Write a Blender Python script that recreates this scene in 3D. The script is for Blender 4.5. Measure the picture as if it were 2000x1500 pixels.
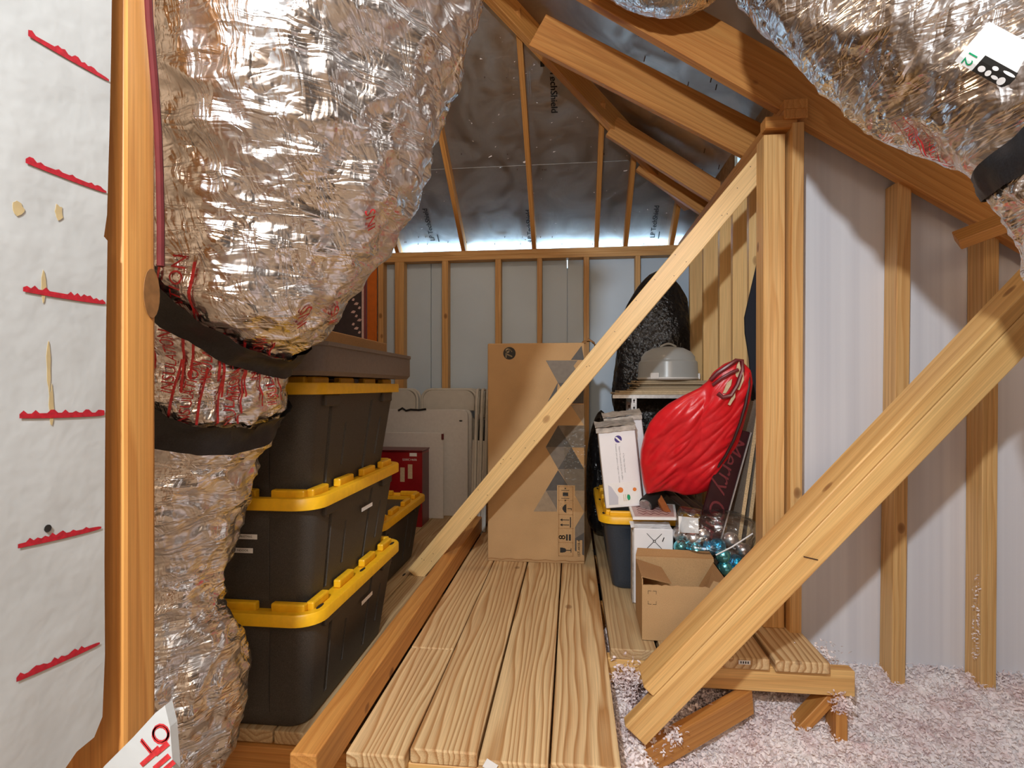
import bpy, bmesh, math, random
from mathutils import Vector, Matrix, noise
random.seed(7)
S = bpy.context.scene
for o in list(bpy.data.objects): bpy.data.objects.remove(o)
COL = S.collection
# ------------------------------------------------------------------ camera
F = 1060.0; YAW = math.atan(118 / 1060); H = 0.95; HOR = 755.0
cam = bpy.data.cameras.new('camera'); camo = bpy.data.objects.new('camera', cam); COL.objects.link(camo)
cam.sensor_fit = 'HORIZONTAL'; cam.sensor_width = 36.0; cam.lens = 36.0 * F / 2000.0
cam.shift_y = (HOR - 750.0) / 2000.0; cam.clip_start = 0.02
camo.location = (0, 0, H); camo.rotation_euler = (math.pi / 2, 0, YAW)
S.camera = camo
# ------------------------------------------------------------------ sky, lamps, exposure
W = bpy.data.worlds.new('sky'); S.world = W; W.use_nodes = True
bg = W.node_tree.nodes['Background']; bg.inputs[0].default_value = (0.42, 0.70, 1.0, 1); bg.inputs[1].default_value = 13.0
def lamp(name, loc, power, col, rad):
    l = bpy.data.lights.new(name, 'POINT'); l.energy = power; l.color = col; l.shadow_soft_size = rad
    o = bpy.data.objects.new(name, l); COL.objects.link(o); o.location = loc; return o
lamp('work_lamp', (-0.30, -0.42, 1.81), 96.0, (0.88, 0.95, 1.0), 0.04)
lamp('warm_fill', (0.5, -1.2, 1.9), 26.0, (1.0, 0.80, 0.60), 0.25)  # added warm fill for the shaded areas, no bulb known behind the camera
lamp('ridge_fill', (-0.35, 1.75, 2.95), 13.0, (1.0, 0.76, 0.52), 0.10)  # added weak fill to lift the deep attic, out of view above
S.view_settings.view_transform = 'Standard'; S.view_settings.look = 'None'
S.view_settings.gamma = 1.0; S.view_settings.exposure = 1.0; S.view_settings.use_curve_mapping = False

# ------------------------------------------------------------------ pixel -> place (distance given by a plane the thing touches)
def ray(px, py):
    u = (px - 1000) / F; v = (HOR - py) / F
    return Vector((-math.sin(YAW) + u * math.cos(YAW), math.cos(YAW) + u * math.sin(YAW), v))
def PY(px, py, Y): r = ray(px, py); return Vector((0, 0, H)) + r * (Y / r.y)
def PX(px, py, X): r = ray(px, py); return Vector((0, 0, H)) + r * (X / r.x)
def PZ(px, py, Z): r = ray(px, py); return Vector((0, 0, H)) + r * ((Z - H) / r.z)

# ------------------------------------------------------------------ materials
def nt(name):
    m = bpy.data.materials.new(name); m.use_nodes = True
    t = m.node_tree; return m, t, t.nodes['Principled BSDF']
def N(t, kind, **kw):
    n = t.nodes.new(kind)
    for k, v in kw.items():
        if k.startswith('i_'):
            key = k[2:].replace('_', ' ')
            key = int(key) if key.isdigit() else key
            n.inputs[key].default_value = v
        else: setattr(n, k, v)
    return n
def ramp(t, fac, stops):
    r = t.nodes.new('ShaderNodeValToRGB'); e = r.color_ramp.elements
    while len(e) < len(stops): e.new(0.5)
    for el, (p, c) in zip(e, stops): el.position = p; el.color = c if len(c) == 4 else (*c, 1)
    t.links.new(fac, r.inputs[0]); return r.outputs[0]
def mix(t, fac, a, b, mode='MIX'):
    n = t.nodes.new('ShaderNodeMix'); n.data_type = 'RGBA'; n.blend_type = mode
    for sock, v in ((n.inputs[0], fac), (n.inputs[6], a), (n.inputs[7], b)):
        if hasattr(v, 'links') or isinstance(v, bpy.types.NodeSocket): t.links.new(v, sock)
        else: sock.default_value = v if not isinstance(v, tuple) or len(v) == 4 else (*v, 1)
    return n.outputs[2]
def bump(t, b, h, strength=0.3, dist=0.002):
    n = N(t, 'ShaderNodeBump'); n.inputs['Strength'].default_value = strength; n.inputs['Distance'].default_value = dist
    t.links.new(h, n.inputs['Height']); t.links.new(n.outputs[0], b.inputs['Normal'])
def plain(name, col, rough=0.5, metal=0.0, var=0.0, scale=40.0, bmp=0.0, spec=0.5, bdist=0.001):
    m, t, b = nt(name); b.inputs['Roughness'].default_value = rough; b.inputs['Metallic'].default_value = metal
    b.inputs['Specular IOR Level'].default_value = spec
    tc = N(t, 'ShaderNodeTexCoord'); ns = N(t, 'ShaderNodeTexNoise', i_Scale=scale, i_Detail=4.0)
    t.links.new(tc.outputs['Object'], ns.inputs['Vector'])
    d = tuple(max(0, c * (1 - var)) for c in col); l = tuple(min(1, c * (1 + var)) for c in col)
    c = ramp(t, ns.outputs[0], [(0.3, d), (0.7, l)]); t.links.new(c, b.inputs['Base Color'])
    if bmp: bump(t, b, ns.outputs[0], bmp, bdist)
    return m
def wood(name, light, dark, ringscale=20.0, tilt=0.05, knot=0.5, rough=0.62, red=0.25, line=0.75):
    m, t, b = nt(name); b.inputs['Roughness'].default_value = rough
    tc = N(t, 'ShaderNodeTexCoord'); oi = N(t, 'ShaderNodeObjectInfo')
    # per board offset: log axis lies off the board
    sc = N(t, 'ShaderNodeVectorMath', operation='SCALE'); sc.inputs[0].default_value = (37.0, 0.13, 0.05)
    t.links.new(oi.outputs['Random'], sc.inputs[3])
    ad = N(t, 'ShaderNodeVectorMath', operation='ADD'); t.links.new(tc.outputs['Object'], ad.inputs[0]); t.links.new(sc.outputs[0], ad.inputs[1])
    mp = N(t, 'ShaderNodeMapping'); mp.inputs['Location'].default_value = (0, -0.065, 0.085)
    mp.inputs['Rotation'].default_value = (0, tilt, tilt * 0.4); mp.inputs['Scale'].default_value = (0.10, 1, 1)
    t.links.new(ad.outputs[0], mp.inputs[0])
    # slow wander of the grain
    n0 = N(t, 'ShaderNodeTexNoise', i_Scale=9.0, i_Detail=2.0); t.links.new(mp.outputs[0], n0.inputs['Vector'])
    sb = N(t, 'ShaderNodeVectorMath', operation='SUBTRACT'); t.links.new(n0.outputs['Color'], sb.inputs[0]); sb.inputs[1].default_value = (0.5, 0.5, 0.5)
    s2 = N(t, 'ShaderNodeVectorMath', operation='SCALE'); t.links.new(sb.outputs[0], s2.inputs[0]); s2.inputs[3].default_value = 0.085
    a2 = N(t, 'ShaderNodeVectorMath', operation='ADD'); t.links.new(mp.outputs[0], a2.inputs[0]); t.links.new(s2.outputs[0], a2.inputs[1])
    wv = N(t, 'ShaderNodeTexWave', wave_type='RINGS', rings_direction='X', wave_profile='SAW', i_Scale=ringscale, i_Distortion=1.3, i_Detail=1.5)
    wv.inputs['Detail Scale'].default_value = 1.5
    t.links.new(a2.outputs[0], wv.inputs['Vector'])
    g = ramp(t, wv.outputs['Fac'], [(0.0, (0, 0, 0)), (0.45, (0.22,) * 3), (0.86, (line,) * 3), (1.0, (0.05,) * 3)])
    c = mix(t, g, light, dark)
    # reddish heart stain along the board
    mp3 = N(t, 'ShaderNodeMapping'); mp3.inputs['Scale'].default_value = (0.7, 11, 11); t.links.new(ad.outputs[0], mp3.inputs[0])
    n3 = N(t, 'ShaderNodeTexNoise', i_Scale=1.0, i_Detail=3.0); t.links.new(mp3.outputs[0], n3.inputs['Vector'])
    f3 = ramp(t, n3.outputs[0], [(0.5, (0, 0, 0)), (0.75, (red,) * 3)])
    c = mix(t, f3, c, (dark[0] * 0.95, dark[1] * 0.72, dark[2] * 0.6))
    # fibre
    mp4 = N(t, 'ShaderNodeMapping'); mp4.inputs['Scale'].default_value = (4, 260, 260); t.links.new(ad.outputs[0], mp4.inputs[0])
    n4 = N(t, 'ShaderNodeTexNoise', i_Scale=1.0, i_Detail=2.0); t.links.new(mp4.outputs[0], n4.inputs['Vector'])
    f4 = ramp(t, n4.outputs[0], [(0.35, (0.86,) * 3), (0.65, (1.06,) * 3)])
    c = mix(t, 1.0, c, f4, 'MULTIPLY')
    # knots
    mp5 = N(t, 'ShaderNodeMapping'); mp5.inputs['Scale'].default_value = (5.0, 8.0, 8.0); t.links.new(ad.outputs[0], mp5.inputs[0])
    vo = N(t, 'ShaderNodeTexVoronoi', i_Scale=1.0); t.links.new(mp5.outputs[0], vo.inputs['Vector'])
    f5 = ramp(t, vo.outputs['Distance'], [(0.055, (knot,) * 3), (0.10, (knot * 0.7,) * 3), (0.13, (0, 0, 0))])
    sk = N(t, 'ShaderNodeSeparateColor'); t.links.new(vo.outputs['Color'], sk.inputs[0]); gk = N(t, 'ShaderNodeMath', operation='GREATER_THAN'); t.links.new(sk.outputs[0], gk.inputs[0]); gk.inputs[1].default_value = 0.72
    f5 = mix(t, gk.outputs[0], (0, 0, 0), f5)
    c = mix(t, f5, c, (dark[0] * 0.35, dark[1] * 0.25, dark[2] * 0.2))
    t.links.new(c, b.inputs['Base Color'])
    bump(t, b, n4.outputs[0], 0.18, 0.001)
    return m
def cardboard(name, col):
    m, t, b = nt(name); b.inputs['Roughness'].default_value = 0.85; b.inputs['Specular IOR Level'].default_value = 0.15
    tc = N(t, 'ShaderNodeTexCoord'); ns = N(t, 'ShaderNodeTexNoise', i_Scale=5.0, i_Detail=6.0); t.links.new(tc.outputs['Object'], ns.inputs['Vector'])
    n2 = N(t, 'ShaderNodeTexNoise', i_Scale=420.0, i_Detail=1.0); t.links.new(tc.outputs['Object'], n2.inputs['Vector'])
    c = ramp(t, ns.outputs[0], [(0.3, tuple(x * 0.9 for x in col)), (0.7, tuple(x * 1.07 for x in col))])
    c2 = ramp(t, n2.outputs[0], [(0.3, (0.86,) * 3), (0.7, (1.08,) * 3)])
    t.links.new(mix(t, 1.0, c, c2, 'MULTIPLY'), b.inputs['Base Color']); bump(t, b, ns.outputs[0], 0.15, 0.004)
    return m
def foil(name, scrim=1.0, rough=0.25, tint=(0.86, 0.85, 0.86), small=1.0):
    m, t, b = nt(name); b.inputs['Metallic'].default_value = 1.0
    tc = N(t, 'ShaderNodeTexCoord')
    n1 = N(t, 'ShaderNodeTexNoise', i_Scale=6.0 * small, i_Detail=3.0, i_Distortion=1.6); t.links.new(tc.outputs['Object'], n1.inputs['Vector'])
    def wrinkle(rot, scl, sc_):
        mpw = N(t, 'ShaderNodeMapping'); mpw.inputs['Rotation'].default_value = rot; mpw.inputs['Scale'].default_value = scl
        t.links.new(tc.outputs['Object'], mpw.inputs[0])
        w = N(t, 'ShaderNodeTexNoise', i_Scale=sc_ * small, i_Detail=3.0, i_Distortion=0.8); t.links.new(mpw.outputs[0], w.inputs['Vector'])
        p_ = N(t, 'ShaderNodeMath', operation='PINGPONG'); t.links.new(w.outputs[0], p_.inputs[0]); p_.inputs[1].default_value = 0.12
        return p_
    v1 = wrinkle((0.2, 0.6, 0.3), (1.0, 1.0, 4.5), 6.0); v2 = wrinkle((0.5, -0.5, 0.9), (4.0, 1.0, 1.2), 7.0)
    v3 = N(t, 'ShaderNodeTexVoronoi', feature='F1', i_Scale=15.0 * small); t.links.new(tc.outputs['Object'], v3.inputs['Vector'])
    a = N(t, 'ShaderNodeMath', operation='MULTIPLY_ADD'); t.links.new(v1.outputs[0], a.inputs[0]); a.inputs[1].default_value = 1.9; t.links.new(n1.outputs[0], a.inputs[2])
    a1 = N(t, 'ShaderNodeMath', operation='MULTIPLY_ADD'); t.links.new(v2.outputs[0], a1.inputs[0]); a1.inputs[1].default_value = 1.5; t.links.new(a.outputs[0], a1.inputs[2])
    a2 = N(t, 'ShaderNodeMath', operation='MULTIPLY_ADD'); t.links.new(v3.outputs['Distance'], a2.inputs[0]); a2.inputs[1].default_value = 0.5; t.links.new(a1.outputs[0], a2.inputs[2])
    h = a2.outputs[0]
    if scrim:
        uv = N(t, 'ShaderNodeMapping'); t.links.new(tc.outputs['UV'], uv.inputs[0]); uv.inputs['Rotation'].default_value = (0, 0, 0.75)
        sx = N(t, 'ShaderNodeSeparateXYZ'); t.links.new(uv.outputs[0], sx.inputs[0])
        outs = []
        for ax in (0, 1):
            mm = N(t, 'ShaderNodeMath', operation='PINGPONG'); t.links.new(sx.outputs[ax], mm.inputs[0]); mm.inputs[1].default_value = 0.027
            lt = N(t, 'ShaderNodeMath', operation='LESS_THAN'); t.links.new(mm.outputs[0], lt.inputs[0]); lt.inputs[1].default_value = 0.0011; outs.append(lt)
        mx = N(t, 'ShaderNodeMath', operation='MAXIMUM'); t.links.new(outs[0].outputs[0], mx.inputs[0]); t.links.new(outs[1].outputs[0], mx.inputs[1])
        a3 = N(t, 'ShaderNodeMath', operation='MULTIPLY_ADD'); t.links.new(mx.outputs[0], a3.inputs[0]); a3.inputs[1].default_value = 0.16 * scrim; t.links.new(h, a3.inputs[2]); h = a3.outputs[0]
    c = ramp(t, n1.outputs[0], [(0.35, tuple(x * 0.86 for x in tint)), (0.6, tint)]); t.links.new(c, b.inputs['Base Color'])
    rr = ramp(t, n1.outputs[0], [(0.3, (rough * 1.5,) * 3), (0.7, (rough * 0.75,) * 3)]); t.links.new(rr, b.inputs['Roughness'])
    bump(t, b, h, 0.75, 0.012)
    return m
def clearplastic(name, tint=(1, 1, 1), base=0.06, rough=0.05, haze=0.0, hazecol=(0.9, 0.93, 0.95)):
    m, t, b = nt(name); t.nodes.remove(b); out = t.nodes['Material Output']
    tr = N(t, 'ShaderNodeBsdfTransparent'); tr.inputs[0].default_value = (*tint, 1)
    gl = N(t, 'ShaderNodeBsdfGlossy'); gl.inputs['Roughness'].default_value = rough
    tc = N(t, 'ShaderNodeTexCoord'); ns = N(t, 'ShaderNodeTexNoise', i_Scale=34.0, i_Detail=4.0, i_Distortion=1.5); t.links.new(tc.outputs['Object'], ns.inputs['Vector'])
    bp = N(t, 'ShaderNodeBump'); bp.inputs['Strength'].default_value = 0.7; bp.inputs['Distance'].default_value = 0.006; t.links.new(ns.outputs[0], bp.inputs['Height'])
    if haze == 0: t.links.new(bp.outputs[0], gl.inputs['Normal'])
    fr = N(t, 'ShaderNodeFresnel', i_IOR=1.45)
    mm = N(t, 'ShaderNodeMath', operation='MULTIPLY_ADD'); t.links.new(fr.outputs[0], mm.inputs[0]); mm.inputs[1].default_value = 0.7; mm.inputs[2].default_value = base
    mx = N(t, 'ShaderNodeMixShader'); t.links.new(mm.outputs[0], mx.inputs[0]); t.links.new(tr.outputs[0], mx.inputs[1]); t.links.new(gl.outputs[0], mx.inputs[2])
    last = mx
    if haze:
        df = N(t, 'ShaderNodeBsdfDiffuse'); df.inputs[0].default_value = (*hazecol, 1)
        tl = N(t, 'ShaderNodeBsdfTranslucent'); tl.inputs[0].default_value = (*hazecol, 1)
        m1 = N(t, 'ShaderNodeMixShader'); m1.inputs[0].default_value = 0.4; t.links.new(df.outputs[0], m1.inputs[1]); t.links.new(tl.outputs[0], m1.inputs[2])
        m2 = N(t, 'ShaderNodeMixShader'); m2.inputs[0].default_value = haze; t.links.new(mx.outputs[0], m2.inputs[1]); t.links.new(m1.outputs[0], m2.inputs[2]); last = m2
    t.links.new(last.outputs[0], out.inputs[0]); return m
M = {}
M['deck'] = wood('deck_pine', (0.75, 0.54, 0.29), (0.40, 0.19, 0.06), 17.0, 0.05, 0.55, 0.6, 0.35, 0.95)
M['deck2'] = wood('weathered_deck_pine', (0.55, 0.40, 0.22), (0.33, 0.18, 0.07), 24.0, 0.03, 0.7, 0.7, 0.35)
M['stud'] = wood('spruce_stud', (0.76, 0.47, 0.19), (0.55, 0.26, 0.07), 15.0, 0.03, 0.75, 0.55, 0.3, 0.6)
M['frame'] = wood('pine_framing_shade_orange', (0.62, 0.29, 0.075), (0.42, 0.15, 0.028), 17.0, 0.04, 0.8, 0.55, 0.3, 0.6)  # deeper orange of shaded rafters is put into this base colour
M['brace'] = wood('new_spruce_brace', (0.86, 0.60, 0.28), (0.72, 0.42, 0.15), 9.0, 0.02, 0.6, 0.4, 0.12, 0.35)
M['heavy'] = wood('yellow_pine_brace', (0.80, 0.50, 0.19), (0.56, 0.27, 0.075), 8.0, 0.10, 0.75, 0.5, 0.4, 0.6)
M['wallwhite'] = plain('white_wall_board', (0.80, 0.80, 0.83), 0.55, var=0.02, scale=3.0)
M['wallblue'] = plain('pale_blue_white_board', (0.60, 0.75, 0.92), 0.5, var=0.04, scale=2.5)
M['foam'] = plain('white_foam', (0.50, 0.505, 0.495), 0.8, var=0.05, scale=9.0, bmp=0.35, bdist=0.01)
M['crayon'] = plain('red_crayon', (0.42, 0.004, 0.015), 0.8, var=0.25, scale=200)
M['stain'] = plain('yellowed_stain', (0.48, 0.36, 0.18), 0.8, var=0.1, scale=40)
M['barrier'] = foil('radiant_barrier', 0.0, 0.46, (0.46, 0.43, 0.40), 0.6)
M['barrier'].node_tree.nodes['Bump'].inputs['Distance'].default_value = 0.0015
M['osb'] = plain('dark_sheathing', (0.30, 0.20, 0.12), 0.8, var=0.3, scale=30)
M['foil'] = foil('crinkled_foil')
M['strap'] = plain('black_nylon_strap', (0.012, 0.012, 0.014), 0.45, var=0.4, scale=300, bmp=0.4)
M['redprint'] = plain('red_print', (0.52, 0.03, 0.035), 0.4, var=0.3, scale=120)
M['cable'] = plain('maroon_cable', (0.09, 0.012, 0.012), 0.8, var=0.1, spec=0.2)
M['tape'] = plain('brown_tape', (0.22, 0.10, 0.035), 0.35, var=0.25, scale=60)
M['tote'] = plain('black_speckled_plastic', (0.050, 0.045, 0.040), 0.55, var=0.5, scale=500, bmp=0.5, bdist=0.0008)
M['tote2'] = plain('charcoal_blue_plastic', (0.03, 0.042, 0.06), 0.45, var=0.3, scale=400, bmp=0.4, bdist=0.0006)
M['yellow'] = plain('yellow_plastic', (0.86, 0.47, 0.012), 0.4, var=0.06, scale=60, bmp=0.15)
M['slot'] = plain('dark_slot', (0.01, 0.009, 0.008), 0.7)
M['paper'] = plain('white_paper', (0.85, 0.85, 0.85), 0.6, var=0.03)
M['ink'] = plain('black_ink', (0.012, 0.011, 0.01), 0.6)
M['inkgrey'] = plain('grey_ink', (0.30, 0.30, 0.31), 0.6)
M['card'] = cardboard('brown_cardboard', (0.50, 0.315, 0.155))
M['card2'] = cardboard('darker_cardboard', (0.40, 0.225, 0.10))
M['cardpale'] = cardboard('pale_cardboard', (0.46, 0.37, 0.25))
M['tri1'] = plain('grey_print_light', (0.16, 0.13, 0.10), 0.6, var=0.1)
M['tri2'] = plain('grey_print_dark', (0.07, 0.062, 0.055), 0.6, var=0.1)
M['tri3'] = plain('grey_print_brown', (0.29, 0.215, 0.14), 0.4, var=0.1)
M['cleartape'] = clearplastic('packing_tape', (0.95, 0.92, 0.87), 0.0, 0.22)
M['traygrey'] = plain('grey_plastic_tray', (0.17, 0.135, 0.115), 0.55, var=0.08, scale=120, bmp=0.2)
M['chair'] = plain('grey_white_enamel', (0.60, 0.59, 0.55), 0.4, var=0.05, scale=20)
M['tabletop'] = plain('off_white_table_plastic', (0.70, 0.69, 0.68), 0.5, var=0.04, scale=50, bmp=0.1)
M['redcarton'] = plain('red_carton', (0.30, 0.008, 0.014), 0.35, var=0.15, scale=12)
M['maroon'] = plain('maroon_print', (0.14, 0.014, 0.02), 0.35, var=0.2, scale=14)
M['plum'] = plain('dark_plum_board', (0.022, 0.012, 0.016), 0.5, var=0.3, scale=30)
M['orange'] = plain('orange_stud', (0.72, 0.17, 0.012), 0.5, var=0.08, scale=20)
M['bag'] = plain('black_bin_bag', (0.008, 0.008, 0.009), 0.17, var=0.3, scale=30, bmp=0.9, bdist=0.02)
M['galv'] = plain('galvanised_steel', (0.55, 0.58, 0.6), 0.35, 0.9, var=0.15, scale=60)
M['cream'] = plain('cream_board_edge', (0.62, 0.50, 0.33), 0.7, var=0.12, scale=80)
M['dome'] = clearplastic('frosted_clear_plastic', (1, 1, 1), 0.05, 0.25, 0.6, (0.86, 0.92, 0.95))
M['whiteplastic'] = plain('white_plastic', (0.85, 0.86, 0.87), 0.35)
M['whitebox'] = plain('white_carton', (0.84, 0.84, 0.87), 0.45, var=0.02, scale=8)
M['tornkraft'] = plain('torn_grey_carton', (0.42, 0.38, 0.34), 0.7, var=0.35, scale=35)
M['violet'] = plain('violet_ink', (0.05, 0.03, 0.22), 0.4)
M['orangeink'] = plain('orange_ink', (0.75, 0.22, 0.03), 0.5)
M['greenink'] = plain('green_ink', (0.0, 0.33, 0.14), 0.5)
M['paleink'] = plain('pale_grey_ink', (0.55, 0.56, 0.64), 0.5)
M['redcloth'] = plain('red_nylon', (0.64, 0.010, 0.018), 0.36, var=0.1, scale=26, bmp=0.35, bdist=0.006)
M['zip'] = plain('black_zip', (0.03, 0.008, 0.008), 0.5)
M['burgundy'] = plain('burgundy_enamel', (0.030, 0.006, 0.009), 0.35, var=0.2, scale=25)
M['burgundy2'] = plain('raised_burgundy_letters', (0.15, 0.028, 0.034), 0.25)
M['silveredge'] = plain('silver_edge', (0.7, 0.68, 0.66), 0.3, 0.6)
M['particle'] = plain('particle_board_face', (0.30, 0.245, 0.19), 0.8, var=0.2, scale=170)
M['partedge'] = plain('particle_board_edge', (0.62, 0.44, 0.24), 0.8, var=0.25, scale=160)
M['darkrod'] = plain('dark_brown_rod', (0.035, 0.018, 0.012), 0.35)
M['tan'] = plain('tan_wood_stick', (0.36, 0.11, 0.03), 0.5, var=0.1)
M['pink'] = plain('booklet_print', (0.52, 0.36, 0.34), 0.5, var=0.08)
M['silverball'] = plain('satin_silver_glass', (0.80, 0.79, 0.80), 0.28, 0.9)
M['blueball'] = plain('blue_foil_glass', (0.03, 0.36, 0.62), 0.2, 0.9, var=0.25, scale=70, bmp=0.9, bdist=0.01)
M['aquaball'] = plain('aqua_glass', (0.16, 0.62, 0.74), 0.18, 0.9, var=0.15, scale=60)
M['clearbag'] = clearplastic('clear_bag', (0.98, 0.985, 0.99), 0.10, 0.12)
M['glassblue'] = plain('black_cloth', (0.012, 0.013, 0.022), 0.8, var=0.5, scale=600)
M['nail'] = plain('nail_steel', (0.10, 0.06, 0.045), 0.4, 0.7)
M['fluffbit'] = plain('fluff', (0.82, 0.74, 0.72), 0.9)
def fluffmat():
    m, t, b = nt('loose_fill_insulation'); b.inputs['Roughness'].default_value = 1.0; b.inputs['Specular IOR Level'].default_value = 0.05
    tc = N(t, 'ShaderNodeTexCoord'); ns = N(t, 'ShaderNodeTexNoise', i_Scale=7.0, i_Detail=8.0, i_Roughness=0.75); t.links.new(tc.outputs['Object'], ns.inputs['Vector'])
    c = ramp(t, ns.outputs[0], [(0.30, (0.70, 0.50, 0.50)), (0.46, (0.89, 0.78, 0.78)), (0.62, (0.95, 0.90, 0.90))]); t.links.new(c, b.inputs['Base Color'])
    b.inputs['Subsurface Weight'].default_value = 0.0
    return m
M['fluff'] = fluffmat()
def stripewall():
    m, t, b = nt('ribbed_white_wall'); b.inputs['Roughness'].default_value = 0.5
    tc = N(t, 'ShaderNodeTexCoord'); mp = N(t, 'ShaderNodeMapping'); mp.inputs['Scale'].default_value = (26, 1, 0.15); t.links.new(tc.outputs['Object'], mp.inputs[0])
    ns = N(t, 'ShaderNodeTexNoise', i_Scale=1.0, i_Detail=3.0); t.links.new(mp.outputs[0], ns.inputs['Vector'])
    c = ramp(t, ns.outputs[0], [(0.3, (0.70, 0.70, 0.75)), (0.7, (0.80, 0.80, 0.84))]); t.links.new(c, b.inputs['Base Color'])
    return m
M['ribwall'] = stripewall()

# ------------------------------------------------------------------ mesh and scene helpers
WM = {}
class MB:
    def __init__(s): s.v = []; s.f = []; s.uv = None
    def add(s, vs, fs):
        o = len(s.v); s.v += [Vector(v) for v in vs]; s.f += [[i + o for i in f] for f in fs]; return s
    def box(s, a, b, mtx=None):
        (x0, y0, z0), (x1, y1, z1) = a, b
        vs = [Vector(p) for p in ((x0, y0, z0), (x1, y0, z0), (x1, y1, z0), (x0, y1, z0), (x0, y0, z1), (x1, y0, z1), (x1, y1, z1), (x0, y1, z1))]
        if mtx: vs = [mtx @ v for v in vs]
        return s.add(vs, [(0, 3, 2, 1), (4, 5, 6, 7), (0, 1, 5, 4), (1, 2, 6, 5), (2, 3, 7, 6), (3, 0, 4, 7)])
    def loft(s, rings, cap0=True, cap1=True, closed=True):
        n = len(rings[0]); vs = [p for r in rings for p in r]; fs = []
        for k in range(len(rings) - 1):
            for i in range(n if closed else n - 1):
                j = (i + 1) % n; fs.append((k * n + i, k * n + j, (k + 1) * n + j, (k + 1) * n + i))
        if cap0: fs.append(list(range(n))[::-1])
        if cap1: fs.append([(len(rings) - 1) * n + i for i in range(n)])
        return s.add(vs, fs)
    def tube(s, pts, r, n=8, cap=True):
        pts = [Vector(p) for p in pts]; rings = []; up = None
        rr = r if isinstance(r, (list, tuple)) else [r] * len(pts)
        for i, p in enumerate(pts):
            d = (pts[min(i + 1, len(pts) - 1)] - pts[max(i - 1, 0)]).normalized()
            if up is None: up = d.orthogonal().normalized()
            up = (up - d * up.dot(d)).normalized(); sd = d.cross(up)
            rings.append([p + (up * math.cos(2 * math.pi * k / n) + sd * math.sin(2 * math.pi * k / n)) * rr[i] for k in range(n)])
        return s.loft(rings, cap, cap)
    def lathe(s, prof, n=32, c=(0, 0, 0)):
        c = Vector(c)
        return s.loft([[c + Vector((r * math.cos(2 * math.pi * k / n), r * math.sin(2 * math.pi * k / n), z)) for k in range(n)] for r, z in prof], prof[0][0] > 1e-5, prof[-1][0] > 1e-5)
    def prism(s, poly, h, mtx=None):      # poly in XY, extruded along +Z
        a = [Vector((x, y, 0)) for x, y in poly]; b = [Vector((x, y, h)) for x, y in poly]
        if mtx: a = [mtx @ p for p in a]; b = [mtx @ p for p in b]
        return s.loft([a, b])
    def grid(s, fn, nu, nv, closed_v=False):
        vs = [fn(i / (nu - 1), j / (nv if closed_v else nv - 1)) for i in range(nu) for j in range(nv)]; fs = []
        for i in range(nu - 1):
            for j in range(nv if closed_v else nv - 1):
                k = (j + 1) % nv; fs.append((i * nv + j, i * nv + k, (i + 1) * nv + k, (i + 1) * nv + j))
        return s.add(vs, fs)
    def sphere(s, c, r, nu=10, nv=16, sc=(1, 1, 1)):
        c = Vector(c)
        return s.grid(lambda a, b: c + Vector((sc[0] * r * math.sin(math.pi * a) * math.cos(2 * math.pi * b), sc[1] * r * math.sin(math.pi * a) * math.sin(2 * math.pi * b), sc[2] * r * math.cos(math.pi * a))), nu, nv, True)
def mesh(name, mb, mat, smooth=False, bevel=0.0, segs=1, fix=True):
    me = bpy.data.meshes.new(name); me.from_pydata([tuple(v) for v in mb.v], [], mb.f)
    bm = bmesh.new(); bm.from_mesh(me)
    if fix: bmesh.ops.remove_doubles(bm, verts=bm.verts, dist=1e-5); bmesh.ops.recalc_face_normals(bm, faces=bm.faces)
    if bevel:
        ed = [e for e in bm.edges if len(e.link_faces) == 2 and e.calc_face_angle(0) > 0.5]
        bmesh.ops.bevel(bm, geom=ed, offset=bevel, segments=segs, affect='EDGES', profile=0.5)
    bm.to_mesh(me); bm.free()
    if smooth:
        for p in me.polygons: p.use_smooth = True
        if smooth != 'all':
            try: me.set_sharp_from_angle(angle=math.radians(38))
            except Exception: pass
    me.materials.append(M[mat] if isinstance(mat, str) else mat)
    return me
def place(o, parent=None, Wm=None):
    COL.objects.link(o); Wm = Wm or Matrix.Identity(4); WM[o.name] = Wm
    if parent is not None: o.parent = parent; o.matrix_local = WM[parent.name].inverted() @ Wm
    else: o.matrix_local = Wm
    return o
def tag(o, label=None, cat=None, group=None, kind=None):
    if label: o['label'] = label
    if cat: o['category'] = cat
    if group: o['group'] = group
    if kind: o['kind'] = kind
    return o
def obj(name, mb, mat, parent=None, Wm=None, **kw):
    """mesh given in local coordinates, Wm = world matrix of the object (default: that of its parent)"""
    if Wm is None: Wm = WM[parent.name] if parent is not None else Matrix.Identity(4)
    return place(bpy.data.objects.new(name, mesh(name, mb, mat, **kw) if isinstance(mb, MB) else mb), parent, Wm)
def thing(name, label, cat, loc=(0, 0, 0), rz=0.0, group=None, kind=None, Wm=None):
    o = place(bpy.data.objects.new(name, None), None, Wm or (Matrix.Translation(loc) @ Matrix.Rotation(rz, 4, 'Z')))
    o.empty_display_size = 0.05
    return tag(o, label, cat, group, kind)
def copytree(root, Wm, label=None, group=None):
    r = root.copy(); COL.objects.link(r); WM[r.name] = Wm; r.matrix_local = Wm
    if label: r['label'] = label
    if group: r['group'] = group
    for ch in root.children:
        c = ch.copy(); COL.objects.link(c); c.parent = r; c.matrix_local = ch.matrix_local.copy(); WM[c.name] = Wm @ ch.matrix_local
        for g in ch.children:
            d = g.copy(); COL.objects.link(d); d.parent = c; d.matrix_local = g.matrix_local.copy(); WM[d.name] = WM[c.name] @ g.matrix_local
    return r
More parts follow.
